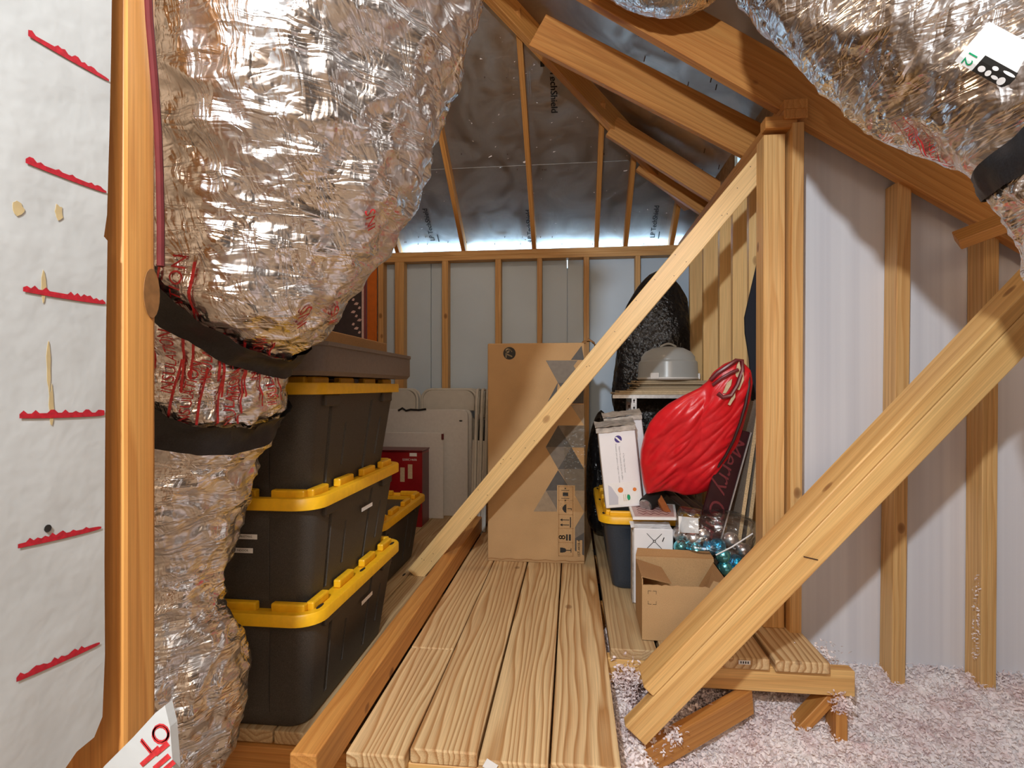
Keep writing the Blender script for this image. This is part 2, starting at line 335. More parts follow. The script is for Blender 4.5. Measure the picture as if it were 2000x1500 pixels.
def frame(p0, xdir, yhint):
    x = Vector(xdir).normalized(); y = Vector(yhint); y = (y - x * y.dot(x)).normalized(); z = x.cross(y)
    m = Matrix((x, y, z)).transposed().to_4x4(); m.translation = Vector(p0); return m
def board(name, p0, p1, w, t, wdir, mat, parent=None, bevel=0.0025, segs=1):
    """timber from p0 to p1 (centre line), w across along wdir, t thick; long axis = local X"""
    p0, p1 = Vector(p0), Vector(p1); L = (p1 - p0).length
    return obj(name, MB().box((0, -w / 2, -t / 2), (L, w / 2, t / 2)), mat, parent, frame(p0, p1 - p0, wdir), bevel=bevel, segs=segs)
def text2d(s, size=1.0, font_shear=0.0, spacing=1.0):
    """flat lettering as 2-D triangles, centred on the origin"""
    c = bpy.data.curves.new('lettering', 'FONT'); c.body = s; c.size = size; c.align_x = 'CENTER'; c.align_y = 'CENTER'; c.resolution_u = 3; c.shear = font_shear; c.space_character = spacing
    o = bpy.data.objects.new('lettering', c); COL.objects.link(o)
    me = bpy.data.meshes.new_from_object(o.evaluated_get(bpy.context.evaluated_depsgraph_get()))
    vs = [Vector(v.co) for v in me.vertices]; fs = [list(p.vertices) for p in me.polygons]
    bpy.data.objects.remove(o); bpy.data.curves.remove(c); bpy.data.meshes.remove(me)
    return vs, fs
def flat(name, polys, Wm, mat, parent, th=0.0006):
    """thin printed shapes: each poly a list of (x,y) in the plane of Wm"""
    mb = MB()
    for p in polys: mb.prism(p, th)
    return obj(name, mb, mat, parent, Wm)
def lettering(s, size, Wm, mat, parent, name='lettering', bold=0.0, sx=1.0, shear=0.0):
    vs, fs = text2d(s, size, shear)
    mb = MB().add([(v.x * sx, v.y, 0) for v in vs], fs)
    if bold: mb.add([(v.x * sx + bold, v.y + bold * 0.6, 0.0) for v in vs], fs)
    return obj(name, mb, mat, parent, Wm, fix=False)
def rrect(w, h, r, n=5):
    pts = []
    for cx, cy, a0 in ((w / 2 - r, h / 2 - r, 0), (-w / 2 + r, h / 2 - r, 90), (-w / 2 + r, -h / 2 + r, 180), (w / 2 - r, -h / 2 + r, 270)):
        for k in range(n + 1):
            a = math.radians(a0 + 90 * k / n); pts.append((cx + r * math.cos(a), cy + r * math.sin(a)))
    return pts
def disc(cx, cy, r, n=24, ry=None):
    ry = ry or r
    return [(cx + r * math.cos(2 * math.pi * k / n), cy + ry * math.sin(2 * math.pi * k / n)) for k in range(n)]
X, Y, Z = Vector((1, 0, 0)), Vector((0, 1, 0)), Vector((0, 0, 1))
# ================================================================== THE SETTING
YB = 4.25                                              # inner face of the back wall studs
ZB = lambda y: 2.15 + 0.75 * (4.3 - y)                 # underside of back roof sheathing
ZR = lambda x: 2.36 + 0.65 * (0.83 - x)                # underside of right roof sheathing
hipY = lambda x: 4.3 - (0.65 * (0.83 - x) + 0.21) / 0.75
# ---- floor: ceiling board below, planks, joists
floor = tag(obj('floor', MB().box((-1.95, -1.65, -0.44), (5.4, 4.4, -0.40)), 'osb'), kind='structure')
def plank(x0, x1, y0, y1, z=0.0, mat='deck', th=0.038):
    return board('plank', ((x0 + x1) / 2, y0, z - th / 2), ((x0 + x1) / 2, y1, z - th / 2), x1 - x0, th, X, mat, floor, 0.004, 2)
plank(-0.585, -0.428, 1.352, 1.925); plank(-0.585, -0.428, 1.929, 4.22)
plank(-0.424, -0.245, 1.386, 4.22); plank(-0.238, -0.061, 1.362, 4.22); plank(-0.055, 0.121, 1.372, 4.22)
plank(0.137, 0.304, 2.0, 4.22, -0.002, 'deck2'); plank(0.317, 0.49, 1.985, 4.22, 0, 'deck2')
plank(0.506, 0.683, 1.975, 4.22); plank(0.700, 0.880, 1.97, 4.22)
for i in range(5): plank(-0.845 - 0.19 * i, -0.66 - 0.19 * i, 1.46, 4.22, -0.03, 'deck2')
def beam(name, a, b, mat='frame', parent=floor): return obj(name, MB().box((0, 0, 0), tuple(Vector(b) - Vector(a))), mat, parent, Matrix.Translation(a), bevel=0.003)
board('joist', (0.125, 2.025, -0.083), (0.975, 2.025, -0.083), 0.089, 0.045, Z, 'heavy', floor)
board('joist', (-1.9, 1.47, -0.155), (-0.6, 1.47, -0.155), 0.17, 0.045, Z, 'frame', floor)
board('joist', (-0.6, 1.41, -0.085), (0.115, 1.41, -0.085), 0.089, 0.04, Z, 'heavy', floor)
for y in (2.6, 3.3, 4.0): board('joist', (-1.9, y, -0.15), (0.88, y, -0.15), 0.16, 0.04, Z, 'frame', floor)
board('sleeper', (-0.623, 1.20, 0.0475), (-0.623, 4.22, 0.0475), 0.095, 0.066, Z, 'frame', floor, 0.004, 2)
# legs and slanted member under the bench
board('joist_leg', (0.925, 2.03, -0.40), (0.925, 2.03, -0.128), 0.085, 0.038, Y, 'frame', floor)
board('joist_leg', (0.70, 2.06, -0.40), (0.93, 2.06, -0.128), 0.07, 0.038, Y, 'frame', floor)
pa, pb = PZ(1228, 1500, -0.235), PY(1462, 1366, 2.03)
board('slanted_member', pa, pb, 0.089, 0.040, Z, 'frame', floor)
# ---- back wall
wb = thing('wall_back', None, None, (-0.5, 4.36, -0.4), kind='structure')
sx = [-1.95, PY(842, 600, 4.345).x, PY(1108, 600, 4.345).x, 0.93]
for a, b in zip(sx[:-1], sx[1:]): obj('sheathing_panel', MB().box((a + 0.0025, 4.345, -0.4), (b - 0.0025, 4.365, 2.03)), 'wallblue', wb, Matrix.Identity(4))
for s in sx[1:3]: obj('seam_strip', MB().box((s - 0.03, 4.366, -0.4), (s + 0.03, 4.372, 1.90 if s == sx[2] else 2.03)), 'wallblue', wb, Matrix.Identity(4))
for px, w in ((738, 0.045), (771, 0.075), (863, 0.05), (967, 0.046), (1049, 0.038), (1140, 0.042), (1241, 0.038)):
    x = PY(px, 600, YB).x
    board('stud', (x + w / 2, YB + 0.045, -0.10), (x + w / 2, YB + 0.045, 1.955), w, 0.089, X, 'stud', wb)
board('top_plate', (-1.95, YB + 0.045, 1.974), (0.90, YB + 0.045, 1.974), 0.089, 0.038, Y, 'stud', wb)
board('top_plate', (-1.95, YB + 0.045, 2.012), (0.90, YB + 0.045, 2.012), 0.089, 0.038, Y, 'stud', wb)
board('bottom_plate', (-1.95, YB + 0.045, -0.119), (0.90, YB + 0.045, -0.119), 0.089, 0.038, Y, 'stud', wb)
# ---- right knee wall and the white partition
wr = thing('wall_right', None, None, (0.9, 2.4, -0.4), kind='structure')
obj('sheathing_panel', MB().box((0.915, 2.36, -0.4), (0.93, 4.36, 2.0)), 'wallwhite', wr, Matrix.Identity(4))
for ya_, yb_ in ((2.36, 3.02), (3.2, 4.36)): obj('eave_light_block', MB().box((0.915, ya_, 2.0), (0.93, yb_, ZR(0.93))), 'osb', wr, Matrix.Identity(4))  # added to stop daylight above the plate, gap left for a bright spot
for y in (2.66, 2.92, 3.17, 3.55, 3.95):
    board('stud', (0.865, y, 0.0), (0.865, y, 1.985), 0.089, 0.038, X, 'brace', wr)
board('top_plate', (0.858, 2.2, 2.004), (0.858, 4.33, 2.004), 0.089, 0.038, X, 'frame', wr)
board('top_plate', (0.858, 2.2, 2.042), (0.858, 4.33, 2.042), 0.089, 0.038, X, 'frame', wr)
def post(pxa, pxb, ytop, ybot, Yd, depth=0.089, mat='stud', lean=0.0, bot=None):
    a, b = PY(pxa, 700, Yd).x, PY(pxb, 700, Yd).x; zt = PY((pxa + pxb) / 2, ytop, Yd).z
    zb = bot if bot is not None else PY((pxa + pxb) / 2, ybot, Yd).z
    k = lean / F * Yd
    return board('stud', ((a + b) / 2 - k, Yd + depth / 2, zb), ((a + b) / 2 + k, Yd + depth / 2, zt), b - a, depth, X, mat, wr)
post(1491, 1533, 262, 0, 2.235, bot=0.0, lean=1); post(1545, 1568, 238, 0, 2.20, bot=-0.4, lean=3)
board('blocking', PY(1490, 246, 2.24), PY(1552, 243, 2.24), 0.045, 0.06, Z, 'frame', wr)
# white partition board under the big rafter, with its studs
RL = lambda x: 2.054 + 0.655 * (0.797 - x)              # underside of the big rafter
obj('partition_board', MB().loft([[Vector((0.90, y, -0.4)), Vector((4.4, y, -0.4)), Vector((4.4, y, ZR(4.4) - 0.002)), Vector((0.90, y, ZR(0.90) - 0.002))] for y in (2.362, 2.378)]), 'ribwall', wr, Matrix.Identity(4))
for (a, b, lean) in ((1750, 1772, 6), (1922, 1946, 3), (2120, 2140, 0)):
    x = PY((a + b) / 2, 700, 2.27).x; k = lean / F * 2.27
    board('stud', (x - k, 2.315, -0.4), (x + k, 2.315, RL(x + k) + 0.02), (b - a) / F * 2.4, 0.089, X, 'stud', wr)
pq = PY(1868, 470, 2.12); board('blocking', pq, PY(2130, 372, 1.95), 0.089, 0.038, Vector((0.25, 0.75, 0.55)), 'frame', wr)
# ---- walls nobody sees directly, closing the attic
wl = tag(obj('wall_left', MB().box((-1.97, -1.65, -0.4), (-1.95, 4.37, 4.3)), 'osb'), kind='structure')
wf = tag(obj('wall_front', MB().box((-1.97, -1.67, -0.4), (5.4, -1.65, 4.4)), 'osb'), kind='structure')
# ---- ceiling: two roof slopes, rafters
ce = thing('ceiling', None, None, (0, 2.5, 2.6), kind='structure')
def PBk(px, py, off=0.0):
    r = ray(px, py); t = (2.15 + off + 0.75 * 4.3 - H) / (r.z + 0.75 * r.y); return Vector((0, 0, H)) + r * t
ysm = PBk(975, 325).y
def slab(fn_z, pts, th, mat):                           # roof panel following a slope
    lo = [Vector((x, y, fn_z(x, y))) for x, y in pts]; hi = [p + Vector((0, 0, th)) for p in lo]
    return obj('sheathing_panel', MB().loft([lo, hi]), mat, ce, Matrix.Identity(4))
for y0, y1 in ((4.95, ysm + 0.0015), (ysm - 0.0015, ysm - 0.96), (ysm - 0.963, 0.9)):
    slab(lambda x, y: ZB(y), [(-1.95, y0), (2.0, y0), (2.0, y1), (-1.95, y1)], 0.014, 'barrier')
for y0, y1 in ((-1.65, 2.0), (2.003, 4.95)):
    slab(lambda x, y: ZR(x), [(-1.95, y0), (-1.95, y1), (5.4, y1), (5.4, y0)], 0.014, 'barrier')
cb = math.atan(0.75)
def brafter(x, ytop, w=0.038, d=0.10):
    y0 = 4.55; n = Vector((0, math.sin(cb), math.cos(cb))); off = n * -(d / 2 + 0.001)
    p0 = Vector((x, y0, ZB(y0))) + off; p1 = Vector((x, ytop, ZB(ytop))) + off
    board('rafter', p0, p1, w, d, X, 'frame', ce)
for px in (776, 905, 1043, 1165, 1222, 1312):
    x = PY(px, 496, 4.3).x; brafter(x, hipY(x) if x > -1.2 else 2.5, 0.034, 0.085)
h0 = Vector((0.84, hipY(0.84), ZR(0.84))); h1 = Vector((-1.3, hipY(-1.3), ZR(-1.3)))
board('hip_rafter', h0 - Z * 0.075, h1 - Z * 0.075, 0.145, 0.05, Z, 'frame', ce)
def jack(pa, pb, Xf, d, Yd=None):
    a = PX(pa[0], pa[1], Xf); b = PY(pb[0], pb[1], a.y + (Yd or 0))
    board('rafter', a + (a - b).normalized() * 0.09, b, d, 0.038, Z, 'frame', ce)
jack((1452, 268), (1050, 62), 0.83, 0.175); jack((1378, 364), (1195, 248), 0.83, 0.135); jack((1362, 398), (1250, 322), 0.84, 0.10)
big0 = Vector((-1.0, 2.265, RL(-1.0) + 0.11)); big1 = Vector((2.6, 2.265, RL(2.6) + 0.11))
board('rafter', big0, big1, 0.186, 0.045, Z, 'frame', ce)
# lettering on the radiant barrier
vup = Vector((0, -math.cos(cb), math.sin(cb))); nin = X.cross(vup)
def PBframe(px, py, xdir, ydir):
    m = Matrix((xdir, ydir, nin)).transposed().to_4x4(); m.translation = PBk(px, py, -0.003); return m
for px, py in ((838, 440), (1034, 442), (1279, 434)):
    m = PBframe(px, py, vup, -X)
    tl = (PBk(px, py - 33) - PBk(px, py + 33)).length
    lettering('LP TechShield', tl / 6.0, m, 'ink', ce, bold=0.002)
    flat('lettering_rule', [[(-tl * 0.5, -tl * 0.16), (-tl * 0.28, -tl * 0.16), (-tl * 0.28, -tl * 0.135), (-tl * 0.5, -tl * 0.135)]], m, 'ink', ce)
tl = (PBk(1080, 138) - PBk(1080, 220)).length
lettering('TechShield', tl / 4.3, PBframe(1081, 180, -vup, X), 'ink', ce, bold=0.003)
flat('lettering_rule', [[(-tl * 0.72, -0.075), (-tl * 0.6, -0.075), (-tl * 0.6, -0.05), (-tl * 0.72, -0.05)]], PBframe(1081, 180, -vup, X), 'ink', ce)
for px, py in ((1052, 430), (1300, 440), (1036, 165)):     # fine ruled print beside the lettering
    m = PBframe(px, py, vup, -X); flat('ruled_print', [[(-0.06, k * 0.012), (0.08, k * 0.012), (0.08, k * 0.012 + 0.003), (-0.06, k * 0.012 + 0.003)] for k in range(4)], m, 'inkgrey', ce)
mb = MB(); rnd = random.Random(3)
for k in range(110):
    px, py = rnd.uniform(800, 1320), rnd.uniform(20, 490); q = PBk(px, py, -0.004)
    if hipY(q.x) + 0.08 > q.y: continue
    s = rnd.uniform(0.006, 0.02)
    mb.add([q + X * rnd.uniform(-s, s) + vup * rnd.uniform(-s, s) * 0.5 + nin * rnd.uniform(0, 0.012) for _ in range(4)], [(0, 1, 2, 3)])
tag(obj('fluff_flecks', mb, 'fluffbit', ce, Matrix.Identity(4), fix=False), kind='stuff')
mb = MB()
for k in range(46):                                      # nail tips through the sheathing
    px, py = rnd.uniform(780, 1320), rnd.choice([472, 476, 330, 300, 150, 462]); q = PBk(px, py, 0)
    if hipY(q.x) + 0.1 > q.y: continue
    mb.tube([q, q + nin * 0.014], 0.0025, 5)
for px, py in ((1230, 35), (1250, 60), (1260, 110), (1400, 165), (1345, 160), (1390, 150), (1300, 90), (1377, 290), (1372, 330), (1405, 322)):
    r = ray(px, py); t = (2.36 + 0.65 * 0.83 - H) / (r.z + 0.65 * r.x); q = Vector((0, 0, H)) + r * t
    mb.tube([q, q + Vector((-0.2, 0, -0.9)) * 0.03], 0.003, 5)
tag(obj('nail_tips', mb, 'nail', ce, Matrix.Identity(4)), kind='stuff')
# ---- loose fill insulation
def insz(x, y):
    base = -0.295 + 0.10 * min(1, max(0, (y - 1.93) / 0.4)) + 0.025 * noise.noise(Vector((x * 2.2, y * 2.2, 0)))
    if x < 0.30: base += 0.13 * math.exp(-((x - 0.18) / 0.07) ** 2) * (1 if y > 1.45 else 0.6)
    return base
mb = MB(); nx, ny = 170, 120; x0, x1, y0, y1 = 0.11, 3.3, 0.9, 2.37
def ins(a, b):
    x = x0 + (x1 - x0) * a; y = y0 + (y1 - y0) * b
    return Vector((x, y, insz(x, y) + 0.016 * noise.noise(Vector((x * 26, y * 26, 1))) + 0.008 * noise.noise(Vector((x * 70, y * 70, 5)))))
mb.grid(ins, nx, ny)
def flake(mb, c, s, rn):
    d = Vector((rn.gauss(0, 1), rn.gauss(0, 1), rn.gauss(0, 0.7))).normalized(); e = d.orthogonal().normalized(); e.rotate(Matrix.Rotation(rn.uniform(0, 6.28), 3, d))
    w = s * rn.uniform(0.25, 0.6); n = d.cross(e) * s * 0.3
    mb.add([c - d * s - e * w, c - d * s + e * w, c + e * w + n, c - e * w + n, c + d * s + e * w * 0.5, c + d * s - e * w * 0.5], [(0, 1, 2, 3), (3, 2, 4, 5)])
rn = random.Random(11)
for k in range(42000):
    x = x0 + (2.35 - x0) * rn.random(); y = 1.25 + (y1 - 1.25) * rn.random()
    flake(mb, Vector((x, y, insz(x, y) + rn.uniform(0.0, 0.022))), rn.uniform(0.004, 0.010), rn)
for (c, r, n_) in ((PY(1645, 1375, 1.985), 0.028, 260), (PZ(1375, 1358, -0.19), 0.05, 420), (PZ(1340, 1398, -0.19), 0.05, 360), (PZ(1245, 1455, -0.2), 0.06, 560), (PZ(1225, 1330, -0.10), 0.05, 500), (PZ(1312, 1440, -0.18), 0.03, 160), (PY(1608, 1290, 2.1), 0.05, 260)):
    for k in range(n_):
        p = c + Vector((rn.gauss(0, r * 0.6), rn.gauss(0, r * 0.35), rn.gauss(0, r * 0.6))); flake(mb, p, rn.uniform(0.004, 0.009), rn)
for k in range(90):                                      # tufts on the right-hand studs
    q = PY(1905 + rn.uniform(-6, 8), rn.uniform(1120, 1290), 2.262); flake(mb, q, rn.uniform(0.003, 0.007), rn)
me = mesh('insulation', mb, 'fluff', fix=False)
tag(place(bpy.data.objects.new('insulation', me)), 'pinkish white loose fill insulation heaped over the attic floor', 'insulation', kind='stuff')
# ================================================================== THE BRACES, POST AND FOAM IN THE FOREGROUND
t = thing('diagonal_brace', 'slim pale timber brace slanting up across the tall cardboard box', 'brace', tuple(PZ(815, 1117, -0.03)))
a, b = PZ(811, 1122, -0.03) , PY(1522, 278, 2.345)
tb = board('timber', a, b, 0.089, 0.036, Vector((-0.6, 0, 0.7)), 'brace', t, 0.003)
mb = MB(); rn2 = random.Random(5); Lb = (b - a).length
for k in range(26):
    hx, hy = rn2.uniform(0.1, Lb - 0.1), rn2.uniform(-0.035, 0.035); mb.tube([(hx, hy, -0.0184), (hx, hy, 0.0184)], 0.0022, 6)
tag(obj('nail_heads', mb, 'nail', tb, WM[tb.name]), kind='stuff')
t = thing('diagonal_brace', 'heavy doubled timber brace rising to the right edge in front of the white wall', 'brace', tuple(PZ(1240, 1430, -0.13)))
n2 = Vector((-0.76, 0, 0.65))
qa, qb = PY(1262, 1335, 1.74), PY(2140, 422, 1.74); dr = (qb - qa).normalized(); n2 = Vector((-dr.z, 0, dr.x))
board('flat_timber', qa + Vector((0, 0.014, 0)), qb + Vector((0, 0.014, 0)), 0.04, 0.125, n2, 'heavy', t, 0.004, 2)
board('edge_timber', qa - n2 * 0.063 - dr * 0.13 + Vector((0, -0.024, 0)), qb - n2 * 0.063 + Vector((0, -0.024, 0)), 0.084, 0.045, n2, 'heavy', t, 0.004, 2)
mb = MB().tube([qa + dr * 0.62 - n2 * 0.05 + Vector((0, -0.05, 0)), qa + dr * 0.64 - n2 * 0.085 + Vector((0, -0.05, 0))], 0.0018, 5); obj('staple', mb, 'nail', t, Matrix.Identity(4))
# left post
XP = -0.56
t = thing('timber_post', 'orange timber post at the left edge beside the foam board', 'post', (XP - 0.03, 0.65, -0.4))
pl0, pl1 = PX(242, 0, XP).y, PX(306, 0, XP).y
pt = board('timber', (XP - 0.06, (pl0 + pl1) / 2, -0.4), (XP - 0.06, (pl0 + pl1) / 2, 3.2), pl1 - pl0, 0.12, Y, 'frame', t, 0.006, 2)
m = frame(PX(296, 573, XP + 0.0012), Y, Z)
flat('tape_patch', [disc(0, 0, 0.014, 20, 0.033)], m, 'tape', t)
mb = MB().tube([PX(px, py, XP + 0.008) for px, py in ((288, -40), (292, 40), (298, 110), (303, 170), (309, 260), (312, 340), (314, 430), (314, 520))], 0.0048, 8)
tag(obj('power_cable', mb, 'cable', smooth=True), 'dark red cable running down the right side of the left post', 'cable')
# foam board with crayon marks
XF = XP + 0.004
edge = [(219, -900), (219, -60), (217, 100), (214, 250), (209, 420), (203, 462), (210, 470), (207, 650), (205, 900), (204, 1100), (205, 1280), (200, 1400), (184, 1440), (150, 1468), (128, 1500), (112, 1540), (100, 1600)]
pts = [PX(px, py, XF) for px, py in edge]
near = 0.15
poly = [(p.y, p.z) for p in pts] + [(near, pts[-1].z), (near, pts[0].z)]
mf = Matrix(((0, 0, 1, XF - 0.045), (1, 0, 0, 0), (0, 1, 0, 0), (0, 0, 0, 1)))
t = thing('foam_board', 'white foam insulation board marked with red crayon strokes at the left edge', 'insulation board', (XF, 0.4, pts[-1].z))
obj('panel', MB().prism(poly, 0.045), 'foam', t, mf)
rn3 = random.Random(9)
for (xa, ya, xb, yb) in ((55, 66, 213, 157), (50, 314, 208, 375), (45, 565, 206, 592), (38, 813, 204, 809), (35, 1067, 198, 1030), (32, 1328, 195, 1256)):
    pa, pb = PX(xa, ya, XF + 0.0008), PX(xb, yb, XF + 0.0008); up_, dn = [], []
    for k in range(25):
        q = pa.lerp(pb, k / 24); th = 0.0028 * (0.35 + 0.65 * math.sin(math.pi * min(1, k / 24 * 0.9 + 0.1)) ** 0.4)
        up_.append(q + Z * (th + rn3.choice((0, 0, 0, 0.002, 0.0035)))); dn.append(q - Z * th)
    obj('crayon_mark', MB().grid(lambda i, j: (up_ if j > 0.5 else dn)[int(round(i * 24))], 25, 2), 'crayon', t, Matrix.Identity(4), fix=False)
for px, py, w, h in ((115, 415, 0.005, 0.009), (35, 405, 0.006, 0.008), (85, 560, 0.003, 0.018), (95, 720, 0.0026, 0.026), (100, 790, 0.003, 0.02)):
    q = PX(px, py, XF + 0.0003)
    flat('stain', [[(c * rn3.uniform(0.7, 1.2), s * rn3.uniform(0.7, 1.2)) for c, s in disc(0, 0, w, 14, h)]], Matrix(((0, 0, 1, q.x), (1, 0, 0, q.y), (0, 1, 0, q.z), (0, 0, 0, 1))), 'stain', t, 0.0002)
q = PX(93, 1032, XF + 0.0005); flat('ink_spot', [disc(0, 0, 0.004, 12, 0.004)], Matrix(((0, 0, 1, q.x), (1, 0, 0, q.y), (0, 1, 0, q.z), (0, 0, 0, 1))), 'ink', t)
# lettered scrap standing in front of the post
ys = 0.60
cpts = [PY(px, py, ys) for px, py in ((150, 1560), (205, 1495), (260, 1440), (304, 1392), (322, 1378), (332, 1420), (338, 1500), (340, 1560))]
t = thing('foam_scrap', 'cream foam offcut with red lettering at the bottom left corner', 'foam scrap', (cpts[0].x, ys, cpts[0].z))
obj('panel', MB().loft([[p + Vector((0, d, 0)) for p in cpts] for d in (0, 0.012)]), 'foam', t, Matrix.Identity(4))
def scrapm(px, py, ang): c, s_ = math.cos(ang), math.sin(ang); q = PY(px, py, ys - 0.0006); return Matrix(((c, -s_, 0, q.x), (0, 0, -1, q.y), (s_, c, 0, q.z), (0, 0, 0, 1)))
lettering('LO', 0.032, scrapm(306, 1445, 0.75), 'redprint', t, bold=0.002)
for px, py, l in ((300, 1478, 0.032), (322, 1462, 0.022), (322, 1488, 0.026), (336, 1496, 0.018)):
    flat('red_stroke', [[(-l / 2, -0.0026), (l / 2, -0.0035), (l / 2, 0.0026), (-l / 2, 0.0032)]], scrapm(px - 6, py, 0.75), 'redprint', t)

# ================================================================== DUCTS
class Duct:
    def __init__(s, ctrl, seed, amp=1.0):
        s.pinch = []; s.seed = Vector((seed * 3.7, seed * 1.3, seed * 2.1)); s.amp = amp
        P = [c[0] for c in ctrl]; R = [c[1] for c in ctrl]; n = 24; s.c, s.r = [], []
        for i in range(1, len(P) - 2):
            for k in range(n):
                u = k / n
                def cr(a, b, c, d): return 0.5 * ((2 * b) + (-a + c) * u + (2 * a - 5 * b + 4 * c - d) * u * u + (-a + 3 * b - 3 * c + d) * u ** 3)
                s.c.append(cr(P[i - 1], P[i], P[i + 1], P[i + 2])); s.r.append(cr(R[i - 1], R[i], R[i + 1], R[i + 2]))
        s.N = len(s.c); s.fr = []; s.s = [0.0]; up = None
        for i in range(s.N):
            d = (s.c[min(i + 1, s.N - 1)] - s.c[max(i - 1, 0)]).normalized()
            if up is None: up = Vector((1, 0.0, 0)); 
            up = (up - d * up.dot(d)).normalized(); s.fr.append((up.copy(), d.cross(up), d))
            if i: s.s.append(s.s[-1] + (s.c[i] - s.c[i - 1]).length)
    def at(s, f, th, off=0.0):
        f = min(max(f, 0), s.N - 1.001); i = int(f); u = f - i
        c = s.c[i].lerp(s.c[i + 1], u); r = s.r[i] * (1 - u) + s.r[i + 1] * u
        a = s.fr[i][0].lerp(s.fr[i + 1][0], u); b = s.fr[i][1].lerp(s.fr[i + 1][1], u)
        for fn, am, sg in s.pinch: r *= 1 - am * math.exp(-((f - fn(th)) / sg) ** 2)
        d = a * math.cos(th) + b * math.sin(th); p = c + d * r; q = p + s.seed
        w = 0.030 * noise.noise(q * 4.5) + 0.013 * (1 - 2 * abs(noise.noise(q * 11))) + 0.007 * (1 - 2 * abs(noise.noise(q * 25)))
        dist = noise.voronoi(Vector((q.x, q.y * 1.2, q.z * 1.7)) * 9)[0]
        w += 0.016 * (dist[0] - 0.4)
        return p + d * (w * s.amp + off)
    def build(s, name, mat, parent, f0=0, f1=None, nv=168, step=0.45):
        f1 = s.N - 1 if f1 is None else f1; nu = max(8, int((f1 - f0) / step))
        mb = MB().grid(lambda a, b: s.at(f0 + (f1 - f0) * a, 2 * math.pi * b), nu, nv, True)
        me = mesh(name, mb, mat, smooth='all', fix=False)
        uv = me.uv_layers.new(name='UVMap')
        for lp in me.loops:
            vi = lp.vertex_index; i, j = divmod(vi, nv); f = f0 + (f1 - f0) * i / (nu - 1); k = int(min(f, s.N - 1))
            uv.data[lp.index].uv = (s.s[k], 2 * math.pi * j / nv * 0.2)
        return place(bpy.data.objects.new(name, me), parent, Matrix.Identity(4))
    def band(s, name, mat, parent, fn, width, off=0.006, nv=96):
        k = int(fn(0.0)); hw = width / 2 / ((s.s[min(k + 1, s.N - 1)] - s.s[k]) or 1)
        mb = MB()
        for sg in (off, ): mb.grid(lambda a, b: s.at(fn(2 * math.pi * b) - hw + 2 * hw * a, 2 * math.pi * b, off + 0.003 * math.sin(math.pi * a)), 7, nv, True)
        return obj(name, mb, mat, parent, Matrix.Identity(4), smooth='all', fix=False)
    def patch(s, vs, fs, f, th, rot=0.0, off=0.004):
        """bend flat 2-D shapes onto the duct; x runs around, y along"""
        k = int(f); ds = (s.s[min(k + 1, s.N - 1)] - s.s[k]) or 0.01; r = s.r[k]; c, sn = math.cos(rot), math.sin(rot)
        return [s.at(f + (v[0] * sn + v[1] * c) / ds, th + (v[0] * c - v[1] * sn) / r, off) for v in vs], fs
    def find(s, px, py):
        """surface parameters under a pixel, on the side facing the camera"""
        if not hasattr(s, 'cache'):
            s.cache = []
            for f in range(0, s.N, 2):
                for j in range(0, 96):
                    th = 2 * math.pi * j / 96; p = s.at(f, th)
                    if (p - s.c[f]).dot(p - Vector((0, 0, H))) > 0: continue
                    fw = -math.sin(YAW) * p.x + math.cos(YAW) * p.y
                    if fw < 0.2: continue
                    rt = math.cos(YAW) * p.x + math.sin(YAW) * p.y
                    s.cache.append((1000 + F * rt / fw, HOR - F * (p.z - H) / fw, f, th))
        b = min(s.cache, key=lambda c: (c[0] - px) ** 2 + (c[1] - py) ** 2)
        return b[2], b[3]
ctrl = [(PY(740, -560, 0.92), 0.27), (PY(690, -260, 0.96), 0.27), (PY(622, 60, 1.00), 0.27), (PY(555, 320, 1.05), 0.255), (PY(497, 470, 1.07), 0.224), (PY(424, 618, 1.12), 0.185), (PY(366, 735, 1.15), 0.211), (PY(332, 838, 1.18), 0.195),
        (PY(312, 940, 1.18), 0.183), (PY(296, 1070, 1.18), 0.150), (PY(296, 1185, 1.18), 0.132), (PY(312, 1305, 1.18), 0.178), (PY(305, 1420, 1.17), 0.165), (PY(280, 1540, 1.15), 0.14), (PY(265, 1680, 1.15), 0.13)]
D = Duct(ctrl, 1.0)
def strapline(D, pl, pr):
    fl, tl = D.find(*pl); fr_, tr_ = D.find(*pr)
    return lambda th: (fl + fr_) / 2 + (fr_ - fl) / 2 * math.cos(th - tr_)
sA = strapline(D, (345, 535), (588, 700)); sB = strapline(D, (330, 815), (505, 842))
D.pinch = [(sA, 0.085, 6.0), (sB, 0.10, 5.0)]; del D.cache
t = thing('flexible_duct', 'silver foil flexible duct bulging down behind the left post with two black straps', 'duct', tuple(ctrl[-2][0]))
dl = D.build('foil_sleeve', 'foil', t)
D.band('strap', 'strap', t, sA, 0.066, 0.013); D.band('strap', 'strap', t, sB, 0.07, 0.012)
tv, tf = text2d('INSULATION', 0.034)
mbp = [None]
def stamp(D, parent, px, py, rot, words='INSULATION', size=0.034, bar=True):
    f, th = D.find(px, py); vs, fs = text2d(words, size)
    mb = MB(); p, fs = D.patch([(v.x, v.y) for v in vs], fs, f, th, rot, 0.0045); mb.add(p, fs)
    if bar:
        L = size * 2.6
        for row in (-1, 1):
            n = 14; p2, _ = D.patch([(-L + 2 * L * i / n, row * size * 0.85 + o) for i in range(n + 1) for o in (0, size * 0.16)], None, f, th, rot, 0.0045)
            mb.add(p2, [(2 * i, 2 * i + 1, 2 * i + 3, 2 * i + 2) for i in range(n)])
    obj('red_print', mb, 'redprint', parent, Matrix.Identity(4), fix=False)
